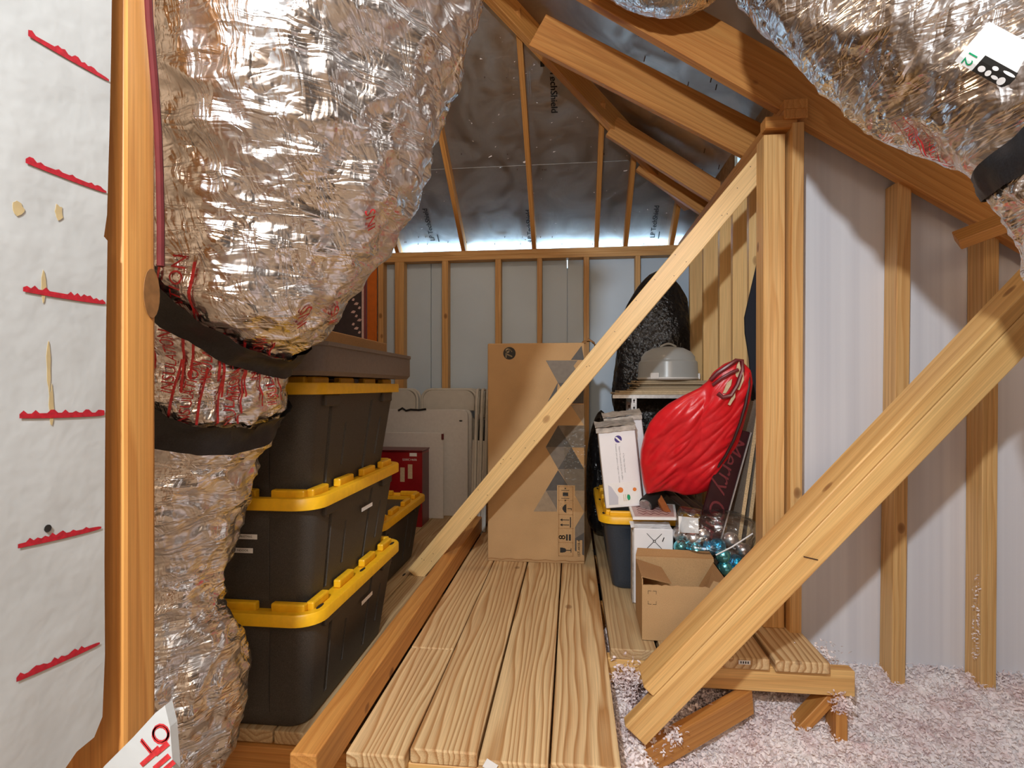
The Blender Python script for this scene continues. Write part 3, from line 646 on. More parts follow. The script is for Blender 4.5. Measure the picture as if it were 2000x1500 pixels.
for px, py, rot in ((355, 590, -1.2), (400, 690, -1.35), (460, 720, -1.3), (375, 765, -1.4), (445, 780, -1.35), (525, 740, -1.2), (340, 700, -1.3), (495, 690, -1.2)):
    stamp(D, t, px, py, rot, size=0.026)
for px, py, rot in ((590, 615, -1.0), (650, 610, -0.9), (720, 430, -0.9)): stamp(D, t, px, py, rot, 'INS', 0.03, False)
# right duct
ctrl = [(PY(1640, -500, 1.65), 0.21), (PY(1585, -330, 1.55), 0.21), (PY(1610, -125, 1.46), 0.213), (PY(1780, 0, 1.38), 0.238), (PY(1975, 85, 1.26), 0.238), (PY(2120, 190, 1.13), 0.19), (PY(2205, 320, 1.10), 0.175), (PY(2300, 480, 1.08), 0.19), (PY(2380, 700, 1.04), 0.2), (PY(2400, 950, 1.02), 0.2), (PY(2400, 1250, 1.02), 0.19), (PY(2400, 1620, 1.02), 0.18), (PY(2350, 1800, 1.02), 0.18)]
D2 = Duct(ctrl, 4.2, 0.7)
t2 = thing('flexible_duct', 'wide foil flexible duct at the top right corner carrying a white number label', 'duct', tuple(ctrl[-2][0]))
D2.build('foil_sleeve', 'foil', t2)
fS, _ = D2.find(1985, 310); D2.band('strap', 'strap', t2, lambda th: fS, 0.055, 0.008)
f, th = D2.find(1965, 140)
def onduct(name, polys, mat, off, parent, f, th, rot):
    mb = MB()
    for poly in polys:
        p, _ = D2.patch(poly, None, f, th, rot, off); mb.add(p, [list(range(len(p)))])
    return obj(name, mb, mat, parent, Matrix.Identity(4), fix=False)
def rectgrid(x0, y0, x1, y1, n=8): return [[(x0 + (x1 - x0) * i / n, y0), (x0 + (x1 - x0) * (i + 1) / n, y0), (x0 + (x1 - x0) * (i + 1) / n, y1), (x0 + (x1 - x0) * i / n, y1)] for i in range(n)]
lab = dict(f=f, th=th, c=None)
# label laid out in the tangent plane so that its long side follows the duct
pc = D2.at(f, th, 0.012); ax = (PY(1990, 178, 1.2) - PY(1900, 128, 1.2)).normalized(); nrm = (Vector((0, 0, H)) - pc).normalized()
ax = (ax - nrm * ax.dot(nrm)).normalized(); ay = nrm.cross(ax); ml = Matrix((ax, ay, nrm)).transposed().to_4x4(); ml.translation = pc + nrm * 0.012; ml = ml @ Matrix.Scale(0.78, 4)
lp = obj('label_card', MB().grid(lambda a, b: Vector((-0.08 + 0.20 * a, -0.035 + 0.085 * b, -0.02 * (2 * b - 1) ** 2 - 0.01 * (2 * a - 1) ** 2)), 12, 8), 'paper', t2, ml, fix=False)
zc = lambda x, y: -0.02 * (2 * (y + 0.035) / 0.085 - 1) ** 2 - 0.01 * (2 * (x + 0.08) / 0.20 - 1) ** 2 + 0.0012
mb = MB().grid(lambda a, b: Vector((-0.036 + 0.12 * a, -0.035 + 0.034 * b, zc(-0.036 + 0.12 * a, -0.035 + 0.034 * b))), 10, 4); obj('label_panel', mb, 'ink', lp, ml, fix=False)
vs, fs = text2d('12', 0.030); obj('label_number', MB().add([Vector((-0.058 + v.y, -0.018 - v.x, zc(-0.058 + v.y, -0.018 - v.x) + 0.0006)) for v in vs], fs), 'greenink', lp, ml, fix=False)
for cx, cy, w, h in ((-0.022, -0.024, 0.008, 0.006), (-0.005, -0.025, 0.006, 0.006), (0.012, -0.026, 0.008, 0.0035), (0.028, -0.026, 0.008, 0.008), (0.0, -0.012, 0.007, 0.004), (0.03, -0.009, 0.014, 0.003)):
    obj('label_symbol', MB().add([Vector((x, y, zc(x, y) + 0.0008)) for x, y in disc(cx, cy, w, 14, h)], [list(range(14))]), 'paper', lp, ml, fix=False)
for px, py in ((1790, 268), (1830, 290)): stamp(D2, t2, px, py, 0.5, 'INSUL', 0.022, True)
c3 = [(PY(1100, -330, 2.0), 0.2), (PY(1180, -210, 2.0), 0.22), (PY(1260, -150, 2.0), 0.24), (PY(1330, -128, 2.0), 0.24), (PY(1385, -170, 1.98), 0.2), (PY(1420, -250, 1.95), 0.12)]
D3 = Duct(c3, 7.7, 0.6)
t3 = thing('flexible_duct', 'foil duct end just showing at the top edge above the rafters', 'duct', tuple(c3[2][0])); D3.build('foil_sleeve', 'foil', t3, nv=96, step=0.8)
# ================================================================== STORAGE TOTES
LW, LL = 0.52, 0.775                                     # lid width and length
def tote_ring(w, l, r, z, notches, zz):
    """rounded rectangle at height z with vertical grooves pressed in where active at height zz"""
    pts = []; n = 5
    def corner(cx, cy, a0):
        for k in range(n + 1):
            a = math.radians(a0 + 90 * k / n); pts.append((cx + r * math.cos(a), cy + r * math.sin(a)))
    def side(p, q, nl):
        d = (q - p); L = d.length; d.normalize(); inn = Vector((-d.y, d.x))
        for (f, wd, dp, za, zb) in nl:
            act = 1.0 if za <= zz <= zb else 0.0; c = p + d * (L * f)
            for o, k in ((-wd / 2, 0), (-wd / 2 + 0.003, 1), (wd / 2 - 0.003, 1), (wd / 2, 0)): e = c + d * o + inn * dp * k * act; pts.append((e.x, e.y))
    a, b = w / 2 - r, l / 2 - r
    corner(a, b, 0); side(Vector((a, l / 2)), Vector((-a, l / 2)), notches[1])
    corner(-a, b, 90); side(Vector((-w / 2, b)), Vector((-w / 2, -b)), notches[0])
    corner(-a, -b, 180); side(Vector((-a, -l / 2)), Vector((a, -l / 2)), notches[1])
    corner(a, -b, 270); side(Vector((w / 2, -b)), Vector((w / 2, b)), notches[0])
    return [Vector((x, y, z)) for x, y in pts]
def make_tote(name, label, bodymat, group):
    t = thing(name, label, 'storage tote', group=group)
    nl = [(0.13, 0.022, 0.010, 0.05, 0.29), (0.33, 0.016, 0.008, 0.09, 0.22), (0.67, 0.022, 0.010, 0.05, 0.29), (0.86, 0.016, 0.008, 0.09, 0.22)]
    ns = [(0.2, 0.006, 0.004, 0.05, 0.29), (0.8, 0.006, 0.004, 0.05, 0.29)]
    rings = []
    for z in (0, 0.008, 0.045, 0.051, 0.085, 0.092, 0.219, 0.226, 0.289, 0.294, 0.322):
        k = z / 0.322; w = 0.385 + 0.085 * k; l = 0.64 + 0.085 * k
        if z == 0: w -= 0.012; l -= 0.012
        rings.append(tote_ring(w, l, 0.05, z, (nl, ns), z))
    b = obj('body', MB().loft(rings), bodymat, t, smooth=True)
    for yy in (-0.24, 0.24):                             # grip lugs under the lid on both long sides
        for sx_ in (-1, 1): obj('grip_lug', MB().box((sx_ * 0.232 - 0.012, yy - 0.05, 0.282), (sx_ * 0.232 + 0.012, yy + 0.05, 0.318)), bodymat, b, WM[t.name], bevel=0.004)
    # lid
    def lr(w, l, r, z): return [Vector((x, y, z)) for x, y in rrect(w, l, r, 7)]
    lid = obj('lid', MB().loft([lr(LW - 0.012, LL - 0.012, 0.07, 0.318), lr(LW, LL, 0.075, 0.318), lr(LW, LL, 0.075, 0.347), lr(LW - 0.006, LL - 0.006, 0.072, 0.351), lr(LW - 0.05, LL - 0.05, 0.055, 0.351), lr(LW - 0.06, LL - 0.06, 0.05, 0.342), lr(LW - 0.13, LL - 0.13, 0.04, 0.342), lr(LW - 0.132, LL - 0.132, 0.039, 0.319)]), 'yellow', t, smooth=True)
    w2, l2 = LW / 2 - 0.045, LL / 2 - 0.045; mb = MB()
    def lug(x0, y0, x1, y1): mb.box((x0, y0, 0.340), (x1, y1, 0.371))
    lugs = []
    for sx_ in (-1, 1):
        for yc in (-0.10, 0.10): lugs.append((sx_ * w2, yc, 0.024, 0.11))
        for sy in (-1, 1): lugs.append((sx_ * w2, sy * (l2 - 0.06), 0.024, 0.10)); 
    for sy in (-1, 1):
        lugs.append((0, sy * l2, 0.13, 0.024))
        for sx_ in (-1, 1): lugs.append((sx_ * (w2 - 0.055), sy * l2, 0.10, 0.024))
    for (cx, cy, w, l) in lugs: obj('lid_lug', MB().box((cx - w / 2, cy - l / 2, 0.343), (cx + w / 2, cy + l / 2, 0.369)), 'yellow', lid, WM[t.name], bevel=0.005, segs=2)
    for sx_ in (-1, 1):
        for yc in (-l2 + 0.0, 0.0, l2 - 0.0):
            if abs(yc) > 0.1: c = (sx_ * (LW / 2 - 0.024), yc + (0.03 if yc < 0 else -0.03))
            else: c = (sx_ * (LW / 2 - 0.022), yc)
            flat('lid_slot', [disc(c[0], c[1], 0.006, 12, 0.022)], WM[t.name] @ Matrix.Translation((0, 0, 0.3512)), 'slot', lid, 0.0004)
    for yy in (-0.13, 0.13): flat('lid_ridge', [[(-0.15, yy), (0.15, yy), (0.15, yy + 0.01), (-0.15, yy + 0.01)]], WM[t.name] @ Matrix.Translation((0, 0, 0.3188)), 'yellow', lid, 0.0005)
    return t
XR = -0.695; TX = XR - LW / 2; TY = 1.41 + LL / 2; GR = 'black totes with yellow lids'
t0 = make_tote('storage_tote', 'black tote with yellow lid at the bottom of the stack of three', 'tote', GR)
def mv(r, W_): WM[r.name] = W_; r.matrix_local = W_
mv(t0, Matrix.Translation((TX, TY, -0.03)))
t1 = copytree(t0, Matrix.Translation((TX, TY, 0.290)), 'middle black tote of the stack, with two white labels on its end', GR)
t2_ = copytree(t0, Matrix.Translation((TX + 0.0, TY, 0.610)), 'black tote with yellow lid on top of the stack, under the grey tray', GR)
t4 = copytree(t0, Matrix.Translation((-0.85 - LW / 2, 2.36 + LL / 2, -0.03)), 'black tote with yellow lid standing alone behind the stack before the red carton', GR)
# the stickers
def sticker(root, Wm, w, h, txt=None):
    c = flat('sticker', [[(-w / 2, -h / 2), (w / 2, -h / 2), (w / 2, h / 2), (-w / 2, h / 2)]], Wm, 'paper', root)
    if txt: lettering(txt, h * 0.62, Wm @ Matrix.Translation((0, 0, 0.0009)), 'ink', c)
def endm(px, py, yface): q = PY(px, py, yface); return Matrix(((1, 0, 0, q.x), (0, 0, -1, q.y), (0, 1, 0, q.z), (0, 0, 0, 1)))
yf = TY - 0.3605
sticker(t1, endm(478, 1048, yf + 0.006), 0.075, 0.014, 'CHRISTMAS'); sticker(t1, endm(474, 1075, yf + 0.012), 0.062, 0.014, 'INDOOR')
for r, py in ((t1, 990), (t0, 1168)):
    q = PX(717, py, XR - LW / 2 + 0.2335); m = Matrix(((0, 0, 1, q.x - 0.0), (1, 0, 0, q.y), (0, 1, 0, q.z), (0, 0, 0, 1))); sticker(r, m, 0.10, 0.013)
# the right-hand tote
tr = make_tote('storage_tote', 'dark blue-grey tote with yellow lid under the white carton and red bag', 'tote2', GR)
qr = PZ(1172, 1016, 0.33)
mv(tr, Matrix.Translation((qr.x + LW / 2 - 0.005, qr.y + LL / 2 - 0.02, 0.0)))
RTx, RTy = qr.x, qr.y
# ================================================================== ON TOP OF THE STACK
zt = 0.610 + 0.371
tw, tl_, th_ = 0.56, 0.86, 0.095
t = thing('plastic_tray', 'shallow grey plastic tray lying on the top tote of the stack', 'tray', (XR - tw / 2 + 0.02, TY + 0.03, zt))
def rr3(w, l, r, z): return [Vector((x, y, z)) for x, y in rrect(w, l, r, 6)]
obj('basin', MB().loft([rr3(tw - 0.02, tl_ - 0.02, 0.05, 0), rr3(tw, tl_, 0.06, 0.012), rr3(tw, tl_, 0.06, th_ - 0.012), rr3(tw - 0.02, tl_ - 0.02, 0.055, th_ - 0.012), rr3(tw - 0.03, tl_ - 0.03, 0.05, 0.012)]), 'traygrey', t, smooth=True)
obj('rim', MB().loft([rr3(tw + 0.008, tl_ + 0.008, 0.064, th_ - 0.012), rr3(tw + 0.008, tl_ + 0.008, 0.064, th_), rr3(tw - 0.022, tl_ - 0.022, 0.05, th_), rr3(tw - 0.022, tl_ - 0.022, 0.05, th_ - 0.012), rr3(tw + 0.008, tl_ + 0.008, 0.064, th_ - 0.012)], False, False), 'traygrey', t, bevel=0.0)
cw, cl, ch = 0.36, 0.66, 0.135
t = thing('cardboard_carton', 'flat brown carton with outlined symbols lying in the grey tray', 'carton', (XR - 0.07 - cw / 2, TY + 0.05, zt + 0.0125))
obj('carton_body', MB().box((-cw / 2, -cl / 2, 0), (cw / 2, cl / 2, ch)), 'card2', t, bevel=0.003)
m = WM[t.name] @ Matrix(((0, 0, 1, cw / 2 + 0.0004), (1, 0, 0, 0), (0, 1, 0, 0), (0, 0, 0, 1)))
for yc in (-0.20, -0.09, 0.0):
    w, h = 0.045, 0.030
    flat('outlined_symbol', [[(yc - w, 0.095), (yc + w, 0.095), (yc + w, 0.097), (yc - w, 0.097)], [(yc - w, 0.06), (yc - w + 0.002, 0.06), (yc - w + 0.002, 0.097), (yc - w, 0.097)], [(yc + w - 0.002, 0.06), (yc + w, 0.06), (yc + w, 0.097), (yc + w - 0.002, 0.097)]], m, 'ink', t)
# board and stud standing behind the stack
yb = 2.75
def upright(name, label, cat, px0, px1, yd, ztop, mat, th=0.02, zb=-0.03):
    a, b = PY(px0, 600, yd).x, PY(px1, 600, yd).x
    t = thing(name, label, cat, ((a + b) / 2, yd, zb)); obj('panel', MB().box((a, yd, zb), (b, yd + th, ztop)), mat, t, Matrix.Identity(4), bevel=0.003); return t, a, b
t, a, b = upright('dark_sign_board', 'dark plum board with chalky writing behind the duct', 'sign board', 600, 706, 3.2, 1.62, 'plum')
for k in range(9):
    px, py = 690 + (k % 3) * 6, 585 + k * 8; q = PY(px, py, 3.1985); w = 0.010 + 0.006 * (k % 2)
    flat('chalk_mark', [[(-w, -0.006), (w * 0.4, -0.009), (w, 0.004), (0, 0.009), (-w * 0.6, 0.003)]], Matrix(((1, 0, 0, q.x), (0, 0, -1, q.y), (0, 1, 0, q.z), (0, 0, 0, 1))), 'pink', t)
obj('pink_edge', MB().box((b + 0.0005, 3.202, -0.03), (b + 0.014, 3.218, 1.60)), 'pink', t, Matrix.Identity(4)); obj('red_edge', MB().box((b + 0.0145, 3.202, -0.03), (b + 0.03, 3.218, 1.61)), 'maroon', t, Matrix.Identity(4))
t, a, b = upright('orange_stud', 'stud beside the back wall studs, coloured the orange of its lit side', 'board', 706, 735, 4.22, 1.95, 'orange')  # a stud; the light on its side is put into the orange colour
# ================================================================== CHAIRS, TABLES AND CARTON AT THE BACK
def make_chair(label, group):
    t = thing('folding_chair', label, 'folding chair', group=group)
    w, h = 0.43, 0.955
    def bend(x0, x1, z0, z1, y, r): return [(x0, y, z0)] + [(x0 + r - r * math.cos(a), y, z1 - r + r * math.sin(a)) for a in [math.pi / 2 * k / 6 for k in range(7)]] + [(x1 - r + r * math.sin(a), y, z1 - r + r * math.cos(a)) for a in [math.pi / 2 * k / 6 for k in range(7)]] + [(x1, y, z0)]
    obj('back_frame', MB().tube(bend(-w / 2, w / 2, 0, h, 0, 0.075), 0.011, 8), 'chair', t, smooth=True)
    pr = [(x * (w - 0.03) / 2, z) for x, z in [(-1, 0), (1, 0)]]
    bp = [(-w / 2 + 0.012, 0.79), (w / 2 - 0.012, 0.79)] + [(w / 2 - 0.085 + 0.075 * math.cos(a), h - 0.085 + 0.078 * math.sin(a)) for a in [math.pi / 2 * k / 6 for k in range(7)]] + [(-w / 2 + 0.085 - 0.075 * math.sin(a), h - 0.085 + 0.078 * math.cos(a)) for a in [math.pi / 2 * k / 6 for k in range(7)]]
    obj('backrest', MB().prism(bp, 0.012, Matrix(((1, 0, 0, 0), (0, 0, -1, -0.006), (0, 1, 0, 0), (0, 0, 0, 1)))), 'chair', t, bevel=0.003)
    sp = [(x, z) for x, z in rrect(w - 0.05, 0.40, 0.10)]
    obj('seat', MB().prism([(x, z + 0.555) for x, z in sp], 0.02, Matrix(((1, 0, 0, 0), (0, 0, -1, 0.008), (0, 1, 0, 0), (0, 0, 0, 1)))), 'chair', t, bevel=0.005)
    for s_ in (-1, 1):
        obj('leg', MB().tube([(s_ * (w / 2 - 0.022), 0.014, 0.0), (s_ * (w / 2 - 0.022), 0.014, 0.62)], 0.010, 8), 'chair', t, smooth=True)
        obj('foot', MB().tube([(s_ * (w / 2), 0, -0.002), (s_ * (w / 2), 0, 0.03)], 0.014, 8), 'slot', t)
    obj('stretcher', MB().tube([(-w / 2 + 0.02, 0.014, 0.18), (w / 2 - 0.02, 0.014, 0.18)], 0.008, 6), 'chair', t)
    return t
GC = 'folded grey chairs leaning at the back wall'; zf = -0.03
c0 = make_chair('folded grey chair at the front of the row, facing out behind the white table', GC)
cx = PY(875, 780, 4.12).x
def rotm(x, y, rz, tilt=-0.03): return Matrix.Translation((x, y, zf + 0.002)) @ Matrix.Rotation(rz, 4, 'Z') @ Matrix.Rotation(tilt, 4, 'X')
mv(c0, rotm(cx, 4.128, 0))
copytree(c0, rotm(cx + 0.018, 4.162, 0), 'folded grey chair second in the row behind the front one', GC)
copytree(c0, rotm(cx + 0.03, 4.196, 0), 'folded grey chair at the rear of the row against the studs', GC)
cx2 = PY(761, 780, 4.12).x
copytree(c0, rotm(cx2, 4.12, 0), 'folded grey chair left of the row, half hidden by the tote stack', GC)
copytree(c0, rotm(cx2 + 0.014, 4.16, 0), 'folded grey chair behind the one left of the row', GC)
cx3 = PY(948, 780, 3.85).x
for k, lb in enumerate(('folded grey chair seen edge on, nearest the tall cardboard box', 'folded grey chair seen edge on, in the middle of three', 'folded grey chair seen edge on, nearest the front-facing row')):
    copytree(c0, Matrix.Translation((cx3 + 0.02 - 0.04 * k, 3.72 + 0.03 * k, zf + 0.002)) @ Matrix.Rotation(math.pi / 2 + 0.12, 4, 'Z') @ Matrix.Rotation(0.025, 4, 'X'), lb, GC)
# folding table: two halves folded together
yt = 4.03
x1 = PY(914, 900, yt).x; ztp = PY(860, 800, yt).z; wt = 0.76
t = thing('folding_table', 'off-white folding table stood on edge in front of the chairs', 'folding table', (x1 - wt / 2, yt, zf))
mt = Matrix(((1, 0, 0, x1 - wt / 2), (0, 0, -1, yt + 0.03), (0, 1, 0, (ztp + zf) / 2), (0, 0, 0, 1)))
obj('table_half', MB().prism(rrect(wt, ztp - zf, 0.05), 0.03), 'tabletop', t, mt, bevel=0.004)
obj('table_half', MB().prism(rrect(wt, ztp - zf, 0.05), 0.028, Matrix.Translation((0.022, 0, -0.036))), 'tabletop', t, mt, bevel=0.004)
q = [PY(px, py, yt - 0.012) for px, py in ((772, 849), (782, 856), (796, 857), (806, 855), (818, 852))]
obj('handle', MB().tube(q, [0.004, 0.013, 0.014, 0.011, 0.003], 8), 'strap', t, Matrix.Identity(4), smooth=True)
q = [PY(px, py, yt - 0.004) for px, py in ((778, 802), (786, 797), (793, 802), (802, 800), (818, 801), (832, 799))]
obj('latch_cord', MB().tube(q, 0.008, 6), 'strap', t, Matrix.Identity(4), smooth=True)
flat('scuff', [disc(0, 0, 0.014, 10, 0.006)], Matrix(((1, 0, 0, PY(900, 822, yt).x), (0, 0, -1, yt - 0.001), (0, 1, 0, PY(900, 822, yt).z), (0, 0, 0, 1))), 'ink', t)
yw = 3.94; x1 = PY(866, 900, yw).x; zp = PY(830, 845, yw).z
t = thing('white_tabletop', 'shorter white panel leaning on the folding table behind the red carton', 'panel', (x1 - 0.25, yw, zf))
obj('panel', MB().box((x1 - 0.5, yw, zf), (x1, yw + 0.018, zp)), 'tabletop', t, Matrix.Identity(4), bevel=0.004)
q = PY(865, 853, yw - 0.001); obj('red_clip', MB().box((q.x - 0.010, yw - 0.012, q.z - 0.022), (q.x + 0.008, yw, q.z + 0.022)), 'maroon', t, Matrix.Identity(4), bevel=0.003)
# red carton
qa = PZ(824, 1030, zf); qb = PZ(852, 1009, zf); yfr = qa.y; dp = 0.19
ztop = PY(812, 882, yfr).z; xr = qa.x
t = thing('red_carton', 'dark red carton with taped front behind the single tote', 'carton', (xr - 0.22, yfr + dp / 2, zf))
obj('carton_body', MB().box((xr - 0.44, yfr, zf), (xr, yfr + dp, ztop)), 'redcarton', t, Matrix.Identity(4), bevel=0.004)
obj('carton_flap', MB().box((xr - 0.45, yfr - 0.012, ztop), (xr + 0.006, yfr + dp, ztop + 0.010), ), 'maroon', t, Matrix.Identity(4), bevel=0.003)
obj('printed_side', MB().box((xr + 0.0003, yfr + 0.012, zf + 0.01), (xr + 0.0012, yfr + dp - 0.01, ztop - 0.02)), 'maroon', t, Matrix.Identity(4))
def fm(px, py, y): q = PY(px, py, y); return Matrix(((1, 0, 0, q.x), (0, 0, -1, q.y), (0, 1, 0, q.z), (0, 0, 0, 1)))
flat('sticker', [[(-0.026, -0.012), (0.026, -0.012), (0.026, 0.012), (-0.026, 0.012)]], fm(807, 888, yfr - 0.0005), 'paper', t)
lettering('5200C14606', 0.02, fm(800, 898, yfr - 0.0006), 'paper', t)
for px, py in ((801, 921), (786, 927)): flat('tape_strip', [[(-0.016, -0.05), (0.016, -0.05), (0.016, 0.05), (-0.016, 0.05)]], fm(px, py, yfr - 0.0005), 'cream', t)
# ================================================================== TALL CARDBOARD BOX
ba, bb = PZ(953, 1094, 0.0), PZ(1142, 1104, 0.0); yx = 2.925; bw = bb.x - ba.x; bx0 = ba.x
bh = PY(1050, 670, yx).z; bd = 0.50
t = thing('tall_box', 'tall cardboard box with grey triangle print standing at the end of the planks', 'cardboard box', (bx0 + bw / 2, yx + bd / 2, 0))
mb = MB(); nb = 26
def wob(x, z): return 0.004 * noise.noise(Vector((x * 5, z * 5, 2)))
obj('carton_body', MB().box((0, 0, 0), (bw, bd, bh)), 'card', t, Matrix.Translation((bx0, yx, 0)), bevel=0.006, segs=2)
BM = Matrix(((1, 0, 0, bx0), (0, 0, -1, yx - 0.0004), (0, 1, 0, 0), (0, 0, 0, 1)))
def bp(px, py): q = PY(px, py, yx); return (q.x - bx0, q.z)
xe = bw - 0.002
def clipx(poly): return [(min(x, xe), z) for x, z in poly]
tris = [('tri1', [(1066, 704), (1128, 704), (1096, 748)]), ('tri1', [(1066, 704), (1114, 704), (1140, 748), (1090, 748)]), ('tri2', [(1115, 703), (1136, 675), (1141, 703)]), ('tri2', [(1090, 748), (1140, 748), (1140, 788), (1114, 788)]), ('tri2', [(1090, 746), (1070, 784), (1085, 784)]),
        ('tri1', [(1090, 831), (1141, 831), (1141, 874), (1114, 874)]), ('tri2', [(1090, 831), (1066, 873), (1116, 873)]), ('tri1', [(1066, 873), (1090, 916), (1116, 873)]), ('tri2', [(1116, 873), (1090, 916), (1141, 916)]), ('tri3', [(1114, 790), (1141, 790), (1141, 831)]),
        ('tri2', [(1090, 918), (1066, 958), (1116, 958)]), ('tri1', [(1090, 916), (1141, 916), (1141, 958), (1116, 958)]), ('tri3', [(1066, 958), (1042, 999), (1090, 999)]), ('tri1', [(1066, 958), (1116, 958), (1090, 999)]), ('tri1', [(1141, 1000), (1122, 1032), (1122, 1052), (1141, 1060)]), ('tri2', [(1141, 1040), (1122, 1052), (1122, 1075), (1141, 1085)]), ('tri3', [(1118, 958), (1141, 958), (1141, 1000)])]
for k, (mt_, poly) in enumerate(tris): flat('triangle_print', [clipx([bp(*p) for p in poly])], BM @ Matrix.Translation((0, 0, 0.00002 * k)), mt_, t, 0.0003)
c = bp(995, 690); flat('round_mark', [disc(c[0], c[1], 0.034, 28)], BM, 'ink', t, 0.0006)
R90 = Matrix.Rotation(math.pi / 2, 4, 'Z')
lettering('79', 0.052, BM @ Matrix.Translation((c[0], c[1], 0.0012)) @ R90, 'cream', t, bold=0.002)
# handling strip
s0, s1 = bp(1088, 1088), bp(1123, 948); sw, sh = s1[0] - s0[0], s1[1] - s0[1]
flat('symbol_strip', [[(s0[0], s0[1]), (s1[0], s0[1]), (s1[0], s1[1]), (s0[0], s1[1])]], BM, 'card', t, 0.0012)
SM = BM @ Matrix.Translation((s0[0], s0[1], 0.0013))
def bar(x0_, y0_, x1_, y1_): return [(x0_ * sw, y0_ * sh), (x1_ * sw, y0_ * sh), (x1_ * sw, y1_ * sh), (x0_ * sw, y1_ * sh)]
flat('strip_border', [bar(0.07, 0.015, 0.12, 0.985), bar(0.86, 0.015, 0.91, 0.985)] + [bar(0.07, k, 0.91, k + 0.008) for k in (0.015, 0.203, 0.398, 0.59, 0.785, 0.977)], SM, 'card2', t, 0.0003)
sym = [bar(0.72, 0.415, 0.78, 0.56), bar(0.25, 0.445, 0.68, 0.455), bar(0.25, 0.515, 0.68, 0.525)]
for yy in (0.45, 0.52): sym.append([(0.16 * sw, yy * sh), (0.30 * sw, (yy - 0.02) * sh), (0.30 * sw, (yy + 0.02) * sh)])
sym += [bar(0.50, 0.235, 0.60, 0.32), bar(0.66, 0.235, 0.77, 0.32)]
sym += [bar(0.17, 0.065, 0.34, 0.135), bar(0.34, 0.07, 0.44, 0.13), bar(0.44, 0.078, 0.50, 0.122), bar(0.50, 0.095, 0.76, 0.106), bar(0.76, 0.07, 0.80, 0.13)]
sym += [bar(0.58, 0.672, 0.80, 0.682), bar(0.78, 0.655, 0.82, 0.682)] + [[(0.36 * sw + 0.18 * sw * math.cos(a), 0.677 * sh + 0.062 * sh * math.sin(a)) for a in [math.pi / 2 + math.pi * k / 12 for k in range(13)]][::1] and [(0.52 * sw, 0.615 * sh), (0.52 * sw, 0.74 * sh), (0.40 * sw, 0.725 * sh), (0.30 * sw, 0.69 * sh), (0.30 * sw, 0.665 * sh), (0.40 * sw, 0.63 * sh)]]
sym += [bar(0.16 + 0.05 * (k % 3), 0.66 + 0.02 * k, 0.19 + 0.05 * (k % 3), 0.666 + 0.02 * k) for k in range(5)]
sym += [bar(0.32, 0.85, 0.62, 0.90), bar(0.24, 0.815, 0.68, 0.822), bar(0.24, 0.925, 0.68, 0.932)] + [disc(0.46 * sw, k * sh, 0.004, 10) for k in (0.79, 0.955)]
for nm, lo, hi in (('arrow_symbol', 0, 5), ('stack_symbol', 5, 7), ('glass_symbol', 7, 12), ('umbrella_symbol', 12, 20), ('clamp_symbol', 20, 25)): flat(nm, sym[lo:hi], SM, 'ink', t, 0.0004)
lettering('8', 0.05, SM @ Matrix.Translation((0.30 * sw, 0.278 * sh, 0.0006)) @ R90, 'ink', t, bold=0.001)
c = bp(1131, 1071); lettering('1ST-4418-4', 0.019, BM @ Matrix.Translation((c[0], c[1], 0.0018)) @ R90, 'ink', t, bold=0.0005)
flat('print_ground', [[(bp(1126, 1090)[0], bp(1126, 1090)[1]), (bp(1137, 1090)[0], bp(1137, 1090)[1]), (bp(1137, 1055)[0], bp(1137, 1055)[1]), (bp(1126, 1055)[0], bp(1126, 1055)[1])]], BM, 'card', t, 0.0012)
# packing tape wrapped round the right-hand corner, crumpled flap on top, torn bottom edge
obj('packing_tape', MB().grid(lambda a, b: Vector(((bw - 0.11) + 0.115 * b, -0.002 - 0.002 * abs(noise.noise(Vector((a * 40, b * 9, 0)))), 0.28 + 0.46 * a)), 40, 12), 'cleartape', t, Matrix.Translation((bx0, yx, 0)), smooth='all', fix=False)
obj('packing_tape', MB().grid(lambda a, b: Vector((bw + 0.0015 + 0.002 * abs(noise.noise(Vector((a * 40, b * 9, 3)))), 0.0 + 0.14 * b, 0.15 + 0.8 * a)), 40, 8), 'cleartape', t, Matrix.Translation((bx0, yx, 0)), smooth='all', fix=False)
def crumple(a, b): return Vector((bw - 0.03 + 0.10 * b + 0.012 * noise.noise(Vector((a * 5, b * 5, 0))), 0.0 + 0.10 * a, bh - 0.02 + 0.045 * math.sin(math.pi * b) * (0.6 + 0.4 * a) + 0.018 * noise.noise(Vector((a * 6, b * 7, 4)))))
obj('crumpled_flap', MB().grid(crumple, 12, 12), 'card2', t, Matrix.Translation((bx0, yx, 0)), smooth='all', fix=False)
obj('bottom_crease', MB().tube([(0.0, -0.004, 0.022 + 0.004 * math.sin(k * 2.2)) if False else (bw * k / 20, -0.002 - 0.002 * (k % 2), 0.016 + 0.003 * math.sin(k * 1.7)) for k in range(21)], 0.0025, 5), 'card2', t, Matrix.Translation((bx0, yx, 0)))
